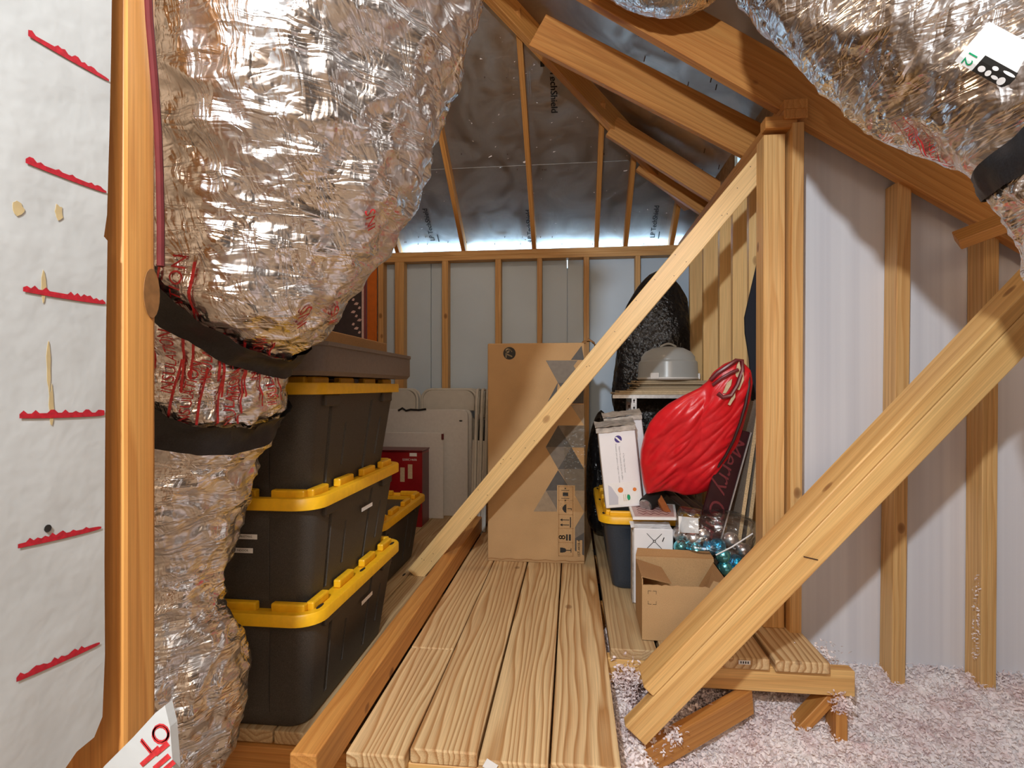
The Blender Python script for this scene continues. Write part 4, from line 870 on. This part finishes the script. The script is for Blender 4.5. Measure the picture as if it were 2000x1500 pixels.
# ================================================================== RIGHT-HAND PILE
def pillow(outline, y0, thick, lean=0.0, wr=0.012, rings=26, n=120, seed=0.0, fold=0.0):
    """bulging cloth body from a closed outline in the photo, at distance y0"""
    P = [PY(px, py, y0) for px, py in outline]; L = [0]
    for i in range(len(P)): L.append(L[-1] + (P[(i + 1) % len(P)] - P[i]).length)
    def edge(u):
        d = (u % 1) * L[-1]
        for i in range(len(P)):
            if d <= L[i + 1]: return P[i].lerp(P[(i + 1) % len(P)], (d - L[i]) / max(1e-6, L[i + 1] - L[i]))
        return P[0]
    E_ = [edge(k / n) for k in range(n)]; E_ = [(E_[k - 1] + E_[k] * 2 + E_[(k + 1) % n]) / 4 for k in range(n)]
    c = sum(E_, Vector()) / n; mb = MB(); vs = []; fs = []
    fx, fz = math.cos(fold), math.sin(fold)
    def pt(k, t, sg):
        p = c.lerp(E_[k % n], t); prof = math.sqrt(max(0, 1 - t ** 2.6))
        ya = y0 + lean * (p.z - c.z); p = Vector((0, 0, H)) + (p - Vector((0, 0, H))) * (ya / p.y)
        al, ac = p.x * fx + p.z * fz, -p.x * fz + p.z * fx
        w = wr * (1 - 2.4 * abs(noise.noise(Vector((ac * 13, seed, al * 3.2))))) + wr * 0.55 * (1 - 2.4 * abs(noise.noise(Vector((ac * 30 + al * 6, 3 + seed, al * 7)))))
        return Vector((p.x, p.y + sg * thick * prof + w * (1 - t ** 8), p.z))
    for sg in (-1, 1): mb.grid(lambda a, b: pt(int(round(b * n)) % n, max(a, 0.001), sg), rings, n, True)
    return mb, c
# tall black bag behind the shelf
def blob(c, rx, ry, z0, z1, seed, top=0.5, wr=0.03):
    def fn(a, b):
        z = z0 + (z1 - z0) * a; th = 2 * math.pi * b
        prof = (math.sin(math.pi * min(1, a / 0.16) / 2) ** 0.6) * (math.cos(math.pi / 2 * max(0, (a - top) / (1 - top))) ** 0.55)
        r = max(0.02, prof); q = Vector((math.cos(th) * 1.5, math.sin(th) * 1.5, z * 3)) + Vector((seed,) * 3)
        w = 1 + 0.16 * noise.noise(q) + wr * 3 * (0.5 - abs(noise.noise(q * 3))) + wr * (0.5 - abs(noise.noise(q * 7)))
        return Vector((min(0.805, c[0] + rx * r * w * math.cos(th)), c[1] + ry * r * w * math.sin(th), z))
    return MB().grid(fn, 60, 64, True)
cxb = PY(1290, 640, 3.92).x
t = thing('trash_bag', 'tall black plastic bag stood behind the shelf against the back wall', 'plastic bag', (cxb, 3.96, 0.0)); obj('bag_film', blob((cxb, 3.96), 0.30, 0.14, 0.002, 1.78, 2.0, 0.62), 'bag', t, Matrix.Identity(4), smooth='all')
cxb2 = PY(1174, 900, 3.5).x
t = thing('trash_bag', 'black plastic bag low down between the tall box and the dark tote', 'plastic bag', (cxb2, 3.5, 0.0)); obj('bag_film', blob((cxb2, 3.5), 0.085, 0.12, 0.002, 0.80, 5.0, 0.5), 'bag', t, Matrix.Identity(4), smooth='all')
# steel shelf
yS = 3.40; xs0 = PY(1200, 765, yS).x; xs1 = 0.80; zS = PY(1250, 771, yS).z
t = thing('steel_shelf', 'galvanised steel shelf unit with a cream board top behind the white carton', 'shelf', ((xs0 + xs1) / 2, yS + 0.17, 0))
mS = Matrix.Identity(4)
obj('shelf_board', MB().box((xs0, yS, zS), (xs1, yS + 0.34, zS + 0.012)), 'cream', t, mS, bevel=0.002); obj('shelf_board', MB().box((xs0 + 0.03, yS + 0.004, zS + 0.0125), (xs1, yS + 0.335, zS + 0.024)), 'cream', t, mS, bevel=0.002)
xp = PY(1233, 790, yS).x
for (x_, y_) in ((xp, yS + 0.012), (xp, yS + 0.31), (xs1 - 0.05, yS + 0.012), (xs1 - 0.05, yS + 0.31)):
    p_ = obj('upright', MB().box((x_, y_, 0), (x_ + 0.034, y_ + 0.002, zS - 0.001)).box((x_, y_ + 0.002, 0), (x_ + 0.002, y_ + 0.032, zS - 0.001)), 'galv', t, mS)
    for k in range(5):
        z_ = zS - 0.035 - 0.045 * k; flat('slot_hole', [disc(x_ + 0.018, z_, 0.006, 10, 0.007), [(x_ + 0.0155, z_ - 0.016), (x_ + 0.0205, z_ - 0.016), (x_ + 0.0205, z_), (x_ + 0.0155, z_)]], Matrix(((1, 0, 0, 0), (0, 0, -1, y_ - 0.0003), (0, 1, 0, 0), (0, 0, 0, 1))), 'slot', p_, 0.0003)
obj('side_rail', MB().box((xp, yS + 0.012, zS - 0.05), (xp + 0.003, yS + 0.335, zS - 0.012)), 'galv', t, mS); obj('front_rail', MB().box((xs0 - 0.01, yS + 0.004, zS - 0.022), (xs1, yS + 0.010, zS - 0.0005)), 'galv', t, mS)
# folded cardboard on the shelf
rc = random.Random(21); zc_ = zS + 0.0245; ci = 0
LBL = ('lowest folded cardboard sheet on the shelf', 'second folded cardboard sheet up on the shelf', 'third folded cardboard sheet up on the shelf', 'fourth folded cardboard sheet up on the shelf', 'topmost folded cardboard sheet right under the cake carrier')
for k in range(5):
    xa, xb = PY(1238 + rc.uniform(-4, 12), 745, yS + 0.03).x, PY(1382 - rc.uniform(0, 16), 745, yS + 0.03).x; th = 0.013; sag = rc.uniform(-0.006, 0.006)
    def sheet(a, b, top, xa=xa, xb=xb, z=zc_, k=k): return Vector((xa + (xb - xa) * a, yS + 0.02 + 0.015 * (k % 3) + 0.28 * b, z + (th - 0.0015 if top else 0.0) + 0.0))
    mb = MB().loft([[Vector((xa + (xb - xa) * i / 10, y_, zc_ + (0.0 if lo else th - 0.001) - 0.0)) for i in range(11) for lo in (1,)] + [Vector((xa + (xb - xa) * i / 10, y_, zc_ + th - 0.001 - 0.004 * math.exp(-i * 0.9))) for i in range(10, -1, -1)] for y_ in (yS + 0.02 + 0.015 * (k % 3), yS + 0.30)])
    t = obj('cardboard_sheet', mb, 'cardpale'); tag(t, LBL[k], 'cardboard', 'folded cardboard on the shelf')
    obj('torn_end', MB().tube([(xa - 0.006 + 0.01 * math.sin(j * 2.1 + k), yS + 0.018 + 0.028 * j, zc_ + 0.006) for j in range(9)], 0.005, 6), 'cardpale', t, Matrix.Identity(4))
    zc_ += th
# cake carrier
cc = PY(1305, 722, yS + 0.15); rK = 0.188
t = thing('cake_carrier', 'round cake carrier with frosted clear dome on top of the cardboard sheets', 'cake carrier', (cc.x, yS + 0.17, zc_))
obj('base', MB().lathe([(0.02, 0.0), (rK - 0.01, 0.0), (rK + 0.004, 0.010), (rK + 0.004, 0.018), (rK - 0.006, 0.018), (0.02, 0.012)], 48), 'whiteplastic', t, smooth=True)
obj('dome', MB().lathe([(rK, 0.019), (rK - 0.003, 0.05), (rK - 0.006, 0.115), (rK - 0.02, 0.128), (rK - 0.022, 0.15), (rK - 0.045, 0.182), (rK - 0.09, 0.205), (0.03, 0.216), (0.0, 0.217)], 56), 'dome', t, smooth=True)
obj('handle', MB().tube([(-0.05 + 0.1 * k / 10, -0.02, 0.214 + 0.020 * math.sin(math.pi * k / 10)) for k in range(11)], 0.006, 8), 'dome', t, smooth=True)
for a_ in (-2.15, -0.25, 1.6): obj('clasp', MB().box((-0.028, -0.006, 0.006), (0.028, 0.006, 0.045)), 'whiteplastic', t, WM[t.name] @ Matrix.Rotation(a_ + math.pi / 2, 4, 'Z') @ Matrix.Translation((0, -(rK + 0.004), 0)), bevel=0.004)
# two white cartons on the tote lid
zl = 0.372
def wcarton(name, label, pbl, ptl, wpx, y, depth, printed):
    a = PY(pbl[0], pbl[1], y); b = PY(ptl[0], ptl[1], y); L = (b - a).length; w = wpx / F * y
    a.z = max(a.z, zl + 0.001)
    m = Matrix(((b - a).normalized().cross(Vector((0, -1, 0))) * -1, Vector((0, 1, 0)), (b - a).normalized())).transposed().to_4x4()
    xx = Vector((0, 1, 0)).cross((b - a).normalized()).normalized(); m = Matrix((xx, Vector((0, 1, 0)), (b - a).normalized())).transposed().to_4x4(); m.translation = a
    t = thing(name, label, 'carton', Wm=m)
    obj('carton_body', MB().box((0, 0, 0), (w, depth, L)), 'whitebox', t, bevel=0.003)
    obj('worn_side', MB().box((-0.0012, 0.004, 0.004), (-0.0004, depth - 0.004, L)), 'tornkraft', t)
    obj('red_side', MB().box((w + 0.0004, 0.004, 0.004), (w + 0.0012, depth * 0.5, L - 0.01)), 'maroon', t)
    def fl(a_, b_): return Vector((-0.012 + (w + 0.018) * a_, -0.006 + (depth + 0.004) * b_, L + 0.006 + 0.022 * b_ + 0.010 * noise.noise(Vector((a_ * 5, b_ * 3, y)))))
    obj('torn_flap', MB().grid(fl, 14, 8), 'tornkraft', t, smooth='all', fix=False)
    obj('torn_flap', MB().grid(lambda a_, b_: Vector((-0.010 + (w + 0.012) * a_, -0.004 - 0.004 * b_, L + 0.006 - 0.022 * b_ - 0.008 * abs(noise.noise(Vector((a_ * 7, 1, y)))))), 14, 4), 'tornkraft', t, smooth='all', fix=False)
    if printed:
        fmx = WM[t.name] @ Matrix(((1, 0, 0, 0), (0, 0, -1, -0.0006), (0, 1, 0, 0), (0, 0, 0, 1)))
        flat('round_logo', [disc(w * 0.52, L - 0.055, 0.017, 24)], fmx, 'violet', t)
        flat('logo_stroke', [[(w * 0.52 - 0.015, L - 0.046), (w * 0.52 - 0.006, L - 0.044), (w * 0.52 + 0.014, L - 0.066), (w * 0.52 + 0.006, L - 0.069)]], fmx @ Matrix.Translation((0, 0, 0.0007)), 'paper', t, 0.0003)
        Rm = Matrix.Rotation(-math.pi / 2, 4, 'Z')
        for k, s_ in enumerate(('4 Tier Pillar Cake Stand', 'Support for pedestals & Layers for pillars', 'Presentoir pour gateaux a etages avec colonnes')):
            lettering(s_, 0.0095, fmx @ Matrix.Translation((w * (0.62 - 0.09 * k), L * 0.5 + 0.02, 0.0006)) @ Rm, 'inkgrey', t)
        flat('photo_ground', [[(w * 0.06, 0.012), (w * 0.94, 0.012), (w * 0.94, 0.118), (w * 0.06, 0.118)]], fmx, 'paper', t, 0.0004)
        flat('picture_base', [[(w * 0.09, 0.015), (w * 0.34, 0.015), (w * 0.36, 0.05), (w * 0.20, 0.10), (w * 0.12, 0.11)]], fmx @ Matrix.Translation((0, 0, 0.0005)), 'paleink', t, 0.0003)
        flat('picture_flower', [disc(w * 0.44, 0.082, 0.013, 10)], fmx @ Matrix.Translation((0, 0, 0.0009)), 'orangeink', t, 0.0003); flat('picture_flower', [disc(w * 0.82, 0.080, 0.009, 10)], fmx @ Matrix.Translation((0, 0, 0.0009)), 'orangeink', t, 0.0003)
        flat('picture_leaf', [disc(w * 0.64, 0.045, 0.008, 10, 0.014)], fmx @ Matrix.Translation((0, 0, 0.0009)), 'greenink', t, 0.0003)
        flat('picture_cake', [[(w * x_, 0.028), (w * x_ + 0.003, 0.028), (w * x_ + 0.003, 0.06), (w * x_, 0.06)] for x_ in (0.5, 0.55, 0.6)], fmx @ Matrix.Translation((0, 0, 0.0006)), 'cream', t, 0.0003)
    return t
yc_ = PZ(1200, 996, zl).y
wcarton('white_carton', 'white carton with violet round logo and cake picture on the tote lid', (1184, 997), (1168, 842), 70, yc_ + 0.02, 0.11, True)
wcarton('white_carton', 'plain white carton standing behind the one with the round logo', (1203, 985), (1183, 822), 68, yc_ + 0.15, 0.11, False)
# booklet under the bag
bpts = [PZ(px, py, zl + 0.012) for px, py in ((1236, 1010), (1322, 1011), (1318, 985), (1226, 982))]
t = thing('booklet', 'white booklet with looping dark red script lying on the tote lid', 'booklet', tuple(bpts[0] - Z * 0.0115))
obj('pages', MB().loft([[p - Z * d for p in bpts] for d in (0.0115, 0.0)]), 'paper', t, Matrix.Identity(4)); obj('cover', MB().loft([[p.lerp(sum(bpts, Vector()) / 4, 0.10) + Z * d for p in bpts] for d in (0.0003, 0.0012)]), 'pink', t, Matrix.Identity(4))
for k in range(5):
    pa_ = bpts[3].lerp(bpts[0], 0.15 + 0.16 * k); pb_ = bpts[2].lerp(bpts[1], 0.15 + 0.16 * k)
    obj('script_line', MB().tube([pa_.lerp(pb_, 0.15 + 0.035 * i) + Z * 0.002 + (bpts[0] - bpts[3]) * 0.05 * math.sin(i * 1.3 + k) for i in range(21)], 0.0012, 4), 'maroon', t, Matrix.Identity(4))
# red cloth bag
yR = 2.46
outl = [(1437, 702), (1452, 708), (1466, 722), (1470, 745), (1466, 775), (1452, 830), (1440, 872), (1420, 910), (1400, 945), (1385, 958), (1360, 966), (1336, 968), (1320, 962), (1300, 958), (1284, 961), (1262, 966), (1256, 945), (1250, 905), (1251, 880), (1258, 850), (1268, 826), (1284, 806), (1306, 788), (1335, 772), (1365, 758), (1385, 742), (1396, 724), (1415, 710)]
mb, c_ = pillow(outl, yR, 0.085, -0.30, 0.013, rings=60, n=200, seed=3.3, fold=1.05)
t = thing('cloth_bag', 'shiny red nylon bag slumped on the pile above the dark tote', 'bag', (c_.x, yR, c_.z - 0.3)); bagb = obj('bag_body', mb, 'redcloth', t, Matrix.Identity(4), smooth='all')
def onbag(px, py, d): return PY(px, py, yR - 0.30 * (PY(px, py, yR).z - c_.z) - d * 0.85)
obj('zip', MB().tube([onbag(px, py, d) for px, py, d in ((1462, 728, 0.03), (1463, 752, 0.045), (1456, 790, 0.07), (1446, 825, 0.085), (1432, 862, 0.09), (1416, 892, 0.085), (1402, 912, 0.075))], 0.006, 6), 'zip', t, Matrix.Identity(4), smooth=True)
def leaf(pts, d, mat, name, th=0.006):
    P_ = [onbag(px, py, d) for px, py in pts]; return obj(name, MB().loft([[p + Vector((0, k, 0)) for p in P_] for k in (0, th)]), mat, t, Matrix.Identity(4))
leaf([(1412, 768), (1420, 748), (1430, 740), (1428, 752), (1418, 768)], 0.095, 'cream', 'lining'); leaf([(1438, 760), (1446, 738), (1452, 726), (1453, 742), (1444, 762)], 0.075, 'cream', 'lining'); leaf([(1422, 790), (1430, 775), (1436, 762), (1436, 776), (1426, 792)], 0.098, 'cream', 'lining')
leaf([(1436, 735), (1440, 712), (1444, 706), (1447, 720), (1443, 738)], 0.06, 'cream', 'lining')
obj('carry_handle', MB().tube([onbag(px, py, d) for px, py, d in ((1388, 742, 0.05), (1402, 728, 0.055), (1420, 716, 0.055), (1438, 704, 0.05), (1449, 704, 0.04), (1450, 724, 0.06), (1440, 752, 0.085), (1428, 772, 0.1), (1412, 776, 0.1), (1402, 768, 0.09))], 0.009, 8), 'maroon', t, Matrix.Identity(4), smooth=True)
obj('carry_handle', MB().tube([onbag(px, py, d) for px, py, d in ((1392, 752, 0.07), (1410, 738, 0.08), (1428, 728, 0.08), (1442, 722, 0.07))], 0.007, 8), 'maroon', t, Matrix.Identity(4), smooth=True)
# things poking out under the bag
t = thing('dark_cylinder', 'short black cylinder poking out under the red bag', 'cylinder', tuple(PY(1268, 980, 2.58))); obj('barrel', MB().tube([PY(1290, 962, 2.66), PY(1276, 972, 2.60), PY(1262, 986, 2.56)], [0.030, 0.036, 0.036], 18), 'slot', t, Matrix.Identity(4), smooth=True); obj('end_cap', MB().tube([PY(1263, 985, 2.562), PY(1259, 989, 2.553)], 0.030, 18), 'galv', t, Matrix.Identity(4))
t = thing('wooden_stick', 'reddish brown wooden bar with paper label slanting below the red bag', 'stick', tuple(PY(1307, 1012, 2.50)))
st = board('bar', PY(1281, 962, 2.62), PY(1307, 1008, 2.50), 0.030, 0.022, X, 'tan', t, 0.003); obj('sticker', MB().box((0.05, -0.011, -0.0122), (0.09, 0.011, -0.0114)), 'cream', st); obj('end_cap', MB().tube([PY(1306, 1006, 2.505), PY(1308, 1012, 2.49)], 0.014, 14), 'cream', t, Matrix.Identity(4))
for k, (p0_, p1_, lb) in enumerate((((1302, 958), (1352, 1000), 'dark rod nearest the wooden bar below the red bag'), ((1322, 962), (1372, 1000), 'dark rod with a dotted edge, middle of three below the red bag'), ((1345, 968), (1392, 1012), 'dark rod with a shiny edge, rightmost of three below the red bag'))):
    t = thing('dark_rod', lb, 'rod', tuple(PY(*p1_, 2.52)), group='dark rods below the red bag'); obj('rod_body', MB().tube([PY(*p0_, 2.66), PY(*p1_, 2.52)], 0.016, 12), 'darkrod', t, Matrix.Identity(4), smooth=True); obj('end_cap', MB().tube([PY(*p1_, 2.522), PY(p1_[0] + 1, p1_[1] + 1, 2.515)], 0.013, 12), 'silveredge', t, Matrix.Identity(4))
# burgundy sign
yG = 2.44
g0, g1 = PY(1441, 838, yG + 0.02), PY(1372, 1085, yG + 0.03); gd = (g1 - g0); Lg = gd.length
mg = frame(g0, gd, Vector((0.9, 0.05, 0.2))); wg = 0.105
t = thing('lettered_sign', 'dark burgundy sign with raised script leaning below the red bag', 'sign', tuple(g1))
obj('panel', MB().box((0, -wg / 2, -0.009), (Lg, wg / 2, 0.009)), 'burgundy', t, mg, bevel=0.003)
zf_ = 1 if (mg.to_3x3() @ Z).y < 0 else -1
obj('edge_strip', MB().box((0, wg / 2 + 0.0004, -0.010), (Lg, wg / 2 + 0.006, 0.010)), 'silveredge', t, mg)
vs, fs = text2d('Merry Christmas', 0.105, 0.35)
mb = MB()
for v in vs: pass
sgn = zf_
obj('raised_script', MB().add([(v.x * 1.0 + Lg * 0.66, -v.y * 1.0 * sgn * -1 if False else (v.y if sgn > 0 else -v.y), sgn * 0.0125) for v in vs], fs), 'burgundy2', t, mg, fix=False)
# particle boards leaning by the post
for k, (pb_, pt_, lb) in enumerate((((1441, 1075), (1484, 784), 'particle board leaning by the corner post, the one nearer the red bag'), ((1458, 1075), (1494, 782), 'particle board leaning by the corner post, the one against the post'))):
    p0_, p1_ = PY(*pb_, 2.46), PY(*pt_, 2.46); dd = (p1_ - p0_).normalized(); p0_ = p0_ - dd * ((p0_.z - 0.003) / dd.z); p0_.z = 0.004
    t = thing('particle_board', lb, 'board', tuple(p0_), group='particle boards by the corner post')
    bo = Vector((0, 0.084, 0)); pan = board('panel', p0_ + bo, p1_ + bo, 0.165, 0.015, Y, 'particle', t, 0.0)
    board('raw_edge', p0_ + Vector((0, -0.0008, 0)), p1_ + Vector((0, -0.0008, 0)), 0.0012, 0.0152, Y, 'partedge', t, 0.0)
# black cloth between stud and post
cp = [PY(px, py, 2.58) for px, py in ((1490, 470), (1478, 520), (1464, 580), (1455, 620), (1456, 650), (1464, 700), (1468, 760), (1470, 860), (1492, 860))]
t = thing('black_cloth', 'black cloth hanging beside the corner post above the red bag', 'cloth', tuple(cp[-2])); obj('cloth', MB().loft([[p + Vector((0, d, 0)) for p in cp] for d in (0, 0.015)]), 'glassblue', t, Matrix.Identity(4))
# white box with clock hands
yK = 2.42; ka, kb = PY(1238, 1030, yK), PY(1315, 1036, yK)
t = thing('clock_box', 'white box printed with crossed clock hands behind the open cardboard box', 'box', ((ka.x + kb.x) / 2, yK + 0.05, 0))
obj('carton_body', MB().box((ka.x, yK, 0.001), (kb.x, yK + 0.075, ka.z - 0.004)), 'whitebox', t, Matrix.Identity(4), bevel=0.004)
obj('open_lid', MB().grid(lambda a, b: Vector((ka.x - 0.012 + (kb.x - ka.x + 0.006) * a, yK + 0.004 + 0.07 * b, ka.z - 0.003 + 0.012 * b + 0.004 * noise.noise(Vector((a * 6, b * 4, 0))))), 12, 6), 'whitebox', t, Matrix.Identity(4), fix=False)
obj('torn_side', MB().box((ka.x - 0.006, yK + 0.004, 0.002), (ka.x - 0.001, yK + 0.07, ka.z - 0.02)), 'tornkraft', t, Matrix.Identity(4))
q = PY(1278, 1057, yK - 0.0006); kmx = Matrix(((1, 0, 0, q.x), (0, 0, -1, q.y), (0, 1, 0, q.z), (0, 0, 0, 1)))
def thinbar(a_, L_, w_): c0_, s0_ = math.cos(a_), math.sin(a_); return [(c0_ * x_ - s0_ * y_, s0_ * x_ + c0_ * y_) for x_, y_ in ((-L_, -w_), (L_, -w_), (L_, w_), (-L_, w_))]
flat('clock_hand', [thinbar(0.80, 0.046, 0.0012)], kmx, 'ink', t); flat('clock_hand', [thinbar(-0.80, 0.046, 0.0012)], kmx @ Matrix.Translation((0, 0, 0.0001)), 'ink', t); flat('clock_hub', [disc(0, 0, 0.006, 14)], kmx @ Matrix.Translation((0, 0, 0.0002)), 'ink', t); flat('clock_hub', [disc(0, 0, 0.003, 14)], kmx @ Matrix.Translation((0, 0, 0.0009)), 'paper', t); flat('print_mark', [thinbar(1.2, 0.010, 0.002)], kmx @ Matrix.Translation((0.038, 0.008, 0)), 'ink', t)
# open cardboard box
o0 = PZ(1254, 1250, 0.0); ow, od, oh = 0.315, 0.25, 0.225; yO = o0.y
mO = Matrix.Translation((o0.x, yO, 0.001)) @ Matrix.Rotation(-0.02, 4, 'Z')
t = thing('open_box', 'open brown cardboard box with torn front edge at the edge of the bench', 'cardboard box', Wm=mO)
thk = 0.004
npt = 22; front = [(0, 0), (ow, 0)] + [(ow * (1 - k / npt), oh - 0.018 + 0.008 * noise.noise(Vector((k * 0.9, 0, 0))) + (0.022 if k < 5 else 0)) for k in range(npt + 1)]
obj('front_wall', MB().prism(front, thk, Matrix(((1, 0, 0, 0), (0, 0, 1, 0), (0, 1, 0, 0), (0, 0, 0, 1)))), 'card', t)
obj('back_wall', MB().box((0, od - thk, 0), (ow, od, oh + 0.012)), 'card', t); obj('side_wall', MB().box((0, thk, 0), (thk, od - thk, oh)), 'card', t); obj('side_wall', MB().box((ow - thk, thk, 0), (ow, od - thk, oh)), 'card', t); obj('bottom', MB().box((thk, thk, 0), (ow - thk, od - thk, thk)), 'card2', t)
obj('back_flap', MB().loft([[Vector((0, od, oh + 0.012)), Vector((ow, od, oh + 0.012)), Vector((ow - 0.01, od + 0.03, oh + 0.030)), Vector((0.01, od + 0.03, oh + 0.034))], [Vector((0, od, oh + 0.016)), Vector((ow, od, oh + 0.016)), Vector((ow - 0.01, od + 0.03, oh + 0.034)), Vector((0.01, od + 0.03, oh + 0.038))]]), 'card2', t)
obj('side_flap', MB().loft([[Vector((0.0, 0.03, oh)), Vector((0.0, od - 0.01, oh)), Vector((0.10, od - 0.04, oh - 0.022)), Vector((0.115, 0.05, oh - 0.03))], [Vector((0.0, 0.03, oh + 0.004)), Vector((0.0, od - 0.01, oh + 0.004)), Vector((0.10, od - 0.04, oh - 0.018)), Vector((0.115, 0.05, oh - 0.026))]]), 'card2', t)
obj('side_flap', MB().loft([[Vector((ow, 0.03, oh)), Vector((ow, od - 0.01, oh)), Vector((ow - 0.06, od - 0.03, oh - 0.09)), Vector((ow - 0.085, 0.05, oh - 0.10))], [Vector((ow - 0.004, 0.03, oh)), Vector((ow - 0.004, od - 0.01, oh)), Vector((ow - 0.064, od - 0.03, oh - 0.09)), Vector((ow - 0.089, 0.05, oh - 0.10))]]), 'card2', t)
mOf = mO @ Matrix(((1, 0, 0, 0), (0, 0, -1, -0.0004), (0, 1, 0, 0), (0, 0, 0, 1)))
for (x_, z_, sx_, sz_) in ((0.022, 0.185, -1, 1), (0.022, 0.135, -1, -1), (0.052, 0.185, 1, 1), (0.052, 0.135, 1, -1)):
    flat('corner_mark', [[(x_, z_ - 0.0006), (x_ - sx_ * 0.012, z_ - 0.0006), (x_ - sx_ * 0.012, z_ + 0.0006), (x_, z_ + 0.0006)], [(x_ - 0.0006, z_), (x_ + 0.0006, z_), (x_ + 0.0006, z_ - sz_ * 0.012), (x_ - 0.0006, z_ - sz_ * 0.012)]], mOf, 'ink', t)
flat('barcode', [[(ow - 0.034, 0.125 + 0.009 * k), (ow - 0.008, 0.129 + 0.009 * k), (ow - 0.008, 0.133 + 0.009 * k), (ow - 0.034, 0.129 + 0.009 * k)] for k in range(7)] + [[(ow - 0.036, 0.12), (ow - 0.034, 0.12), (ow - 0.034, 0.195), (ow - 0.036, 0.195)]], mOf, 'ink', t)
# low carton and clear bag of baubles
yN = 2.50; n0, n1 = PY(1322, 1100, yN).x, PY(1472, 1100, yN).x
t = thing('low_carton', 'low brown carton under the clear bag of baubles', 'carton', ((n0 + n1) / 2, yN, 0)); obj('carton_body', MB().box((n0, 2.355, 0.001), (n1 - 0.09, 2.455, 0.10)), 'card2', t, Matrix.Identity(4), bevel=0.003)
def bauble(px, py, y, mat, look, k):
    c = PY(px, py, y - 0.03); r = 0.033; t = thing('bauble', look, 'bauble', (c.x, c.y, c.z - r), group='baubles in the clear bag')
    obj('ball', MB().sphere(c, r, 14, 22), mat, t, Matrix.Identity(4), smooth='all'); d = Vector((0.3 * math.sin(k * 2.4), -0.2, 0.9 * math.cos(k))).normalized()
    obj('cap', MB().tube([c + d * (r - 0.002), c + d * (r + 0.006)], 0.006, 10), 'galv', t, Matrix.Identity(4))
bl = [(1327, 1042, 2.47, 's', 'satin silver bauble at the left end, beside the clock box'), (1354, 1052, 2.44, 's', 'satin silver bauble at the front, second from the clock box'), (1372, 1044, 2.50, 's', 'glittery silver bauble below the white card in the bag'), (1427, 1054, 2.46, 's', 'satin silver bauble alone to the right of the blue foil ones'), (1451, 1075, 2.44, 's', 'satin silver bauble at the right end under the bag edge'),
      (1331, 1068, 2.43, 'a', 'aqua bauble below the leftmost silver one'), (1360, 1077, 2.41, 'a', 'aqua bauble low down just above the open box rim'), (1386, 1070, 2.43, 'b', 'ribbed blue bauble below the glittery silver one'), (1402, 1066, 2.41, 'b', 'bright blue foil bauble in the middle of the heap'), (1412, 1085, 2.38, 'a', 'pale blue bauble in the bag corner over the open box'), (1437, 1098, 2.40, 'b', 'blue foil bauble lower right in the bag corner'), (1416, 1108, 2.39, 'a', 'aqua bauble under the pale blue one in the bag corner'), (1430, 1122, 2.40, 'b', 'blue bauble lowest in the bag, next to the heavy brace')]
for k, (px, py, y, m_, lb) in enumerate(bl): bauble(px, py, y, {'s': 'silverball', 'a': 'aquaball', 'b': 'blueball'}[m_], lb, k)
out = [(1320, 1010), (1326, 988), (1345, 990), (1385, 998), (1400, 992), (1440, 1000), (1478, 1018), (1480, 1040), (1465, 1080), (1452, 1118), (1430, 1140), (1405, 1120), (1380, 1092), (1345, 1095), (1322, 1090), (1318, 1050)]
mb, c_ = pillow(out, 2.41, 0.085, 0.0, 0.010, rings=30, n=120, seed=8.1)
t = thing('clear_bag', 'clear plastic bag holding silver and blue baubles', 'plastic bag', (c_.x, 2.40, 0.1)); obj('bag_film', mb, 'clearbag', t, Matrix.Identity(4), smooth='all')
ww = [PY(px, py, 2.375) for px, py in ((1325, 1008), (1364, 1012), (1365, 1042), (1326, 1040))]; obj('header_card', MB().loft([[p + Vector((0, d, 0)) for p in ww] for d in (0, 0.0015)]), 'paper', t, Matrix.Identity(4))
obj('bag_seal', MB().tube([PY(1398, 1084, 2.325), PY(1430, 1068, 2.32), PY(1470, 1042, 2.35)], 0.003, 6), 'whiteplastic', t, Matrix.Identity(4))
# price tag stapled to the plank end
q = PZ(1453, 1292, -0.018); q = PY(1453, 1292, 1.974)
t = tag(obj('price_tag', MB().box((-0.020, -0.0008, -0.007), (0.020, 0, 0.007)), 'paper', None, Matrix.Translation(q + Vector((0, -0.006, 0)))), 'small white barcode tag stapled to a bench plank end', 'tag')
flat('tag_bar', [[(-0.014 + 0.008 * k, -0.004), (-0.010 + 0.008 * k, -0.004), (-0.010 + 0.008 * k, 0.004), (-0.014 + 0.008 * k, 0.004)] for k in range(4)], WM[t.name] @ Matrix(((1, 0, 0, 0), (0, 0, -1, -0.0009), (0, 1, 0, 0), (0, 0, 0, 1))), 'ink', t)
q = PY(958, 1494, 1.358); t = tag(obj('price_tag', MB().box((-0.016, -0.0012, -0.012), (0.016, 0, 0.012)), 'paper', None, Matrix.Translation(q + Vector((0, -0.003, 0))) @ Matrix.Rotation(0.5, 4, 'Y')), 'small white tag stapled to the near end of a deck plank', 'tag')
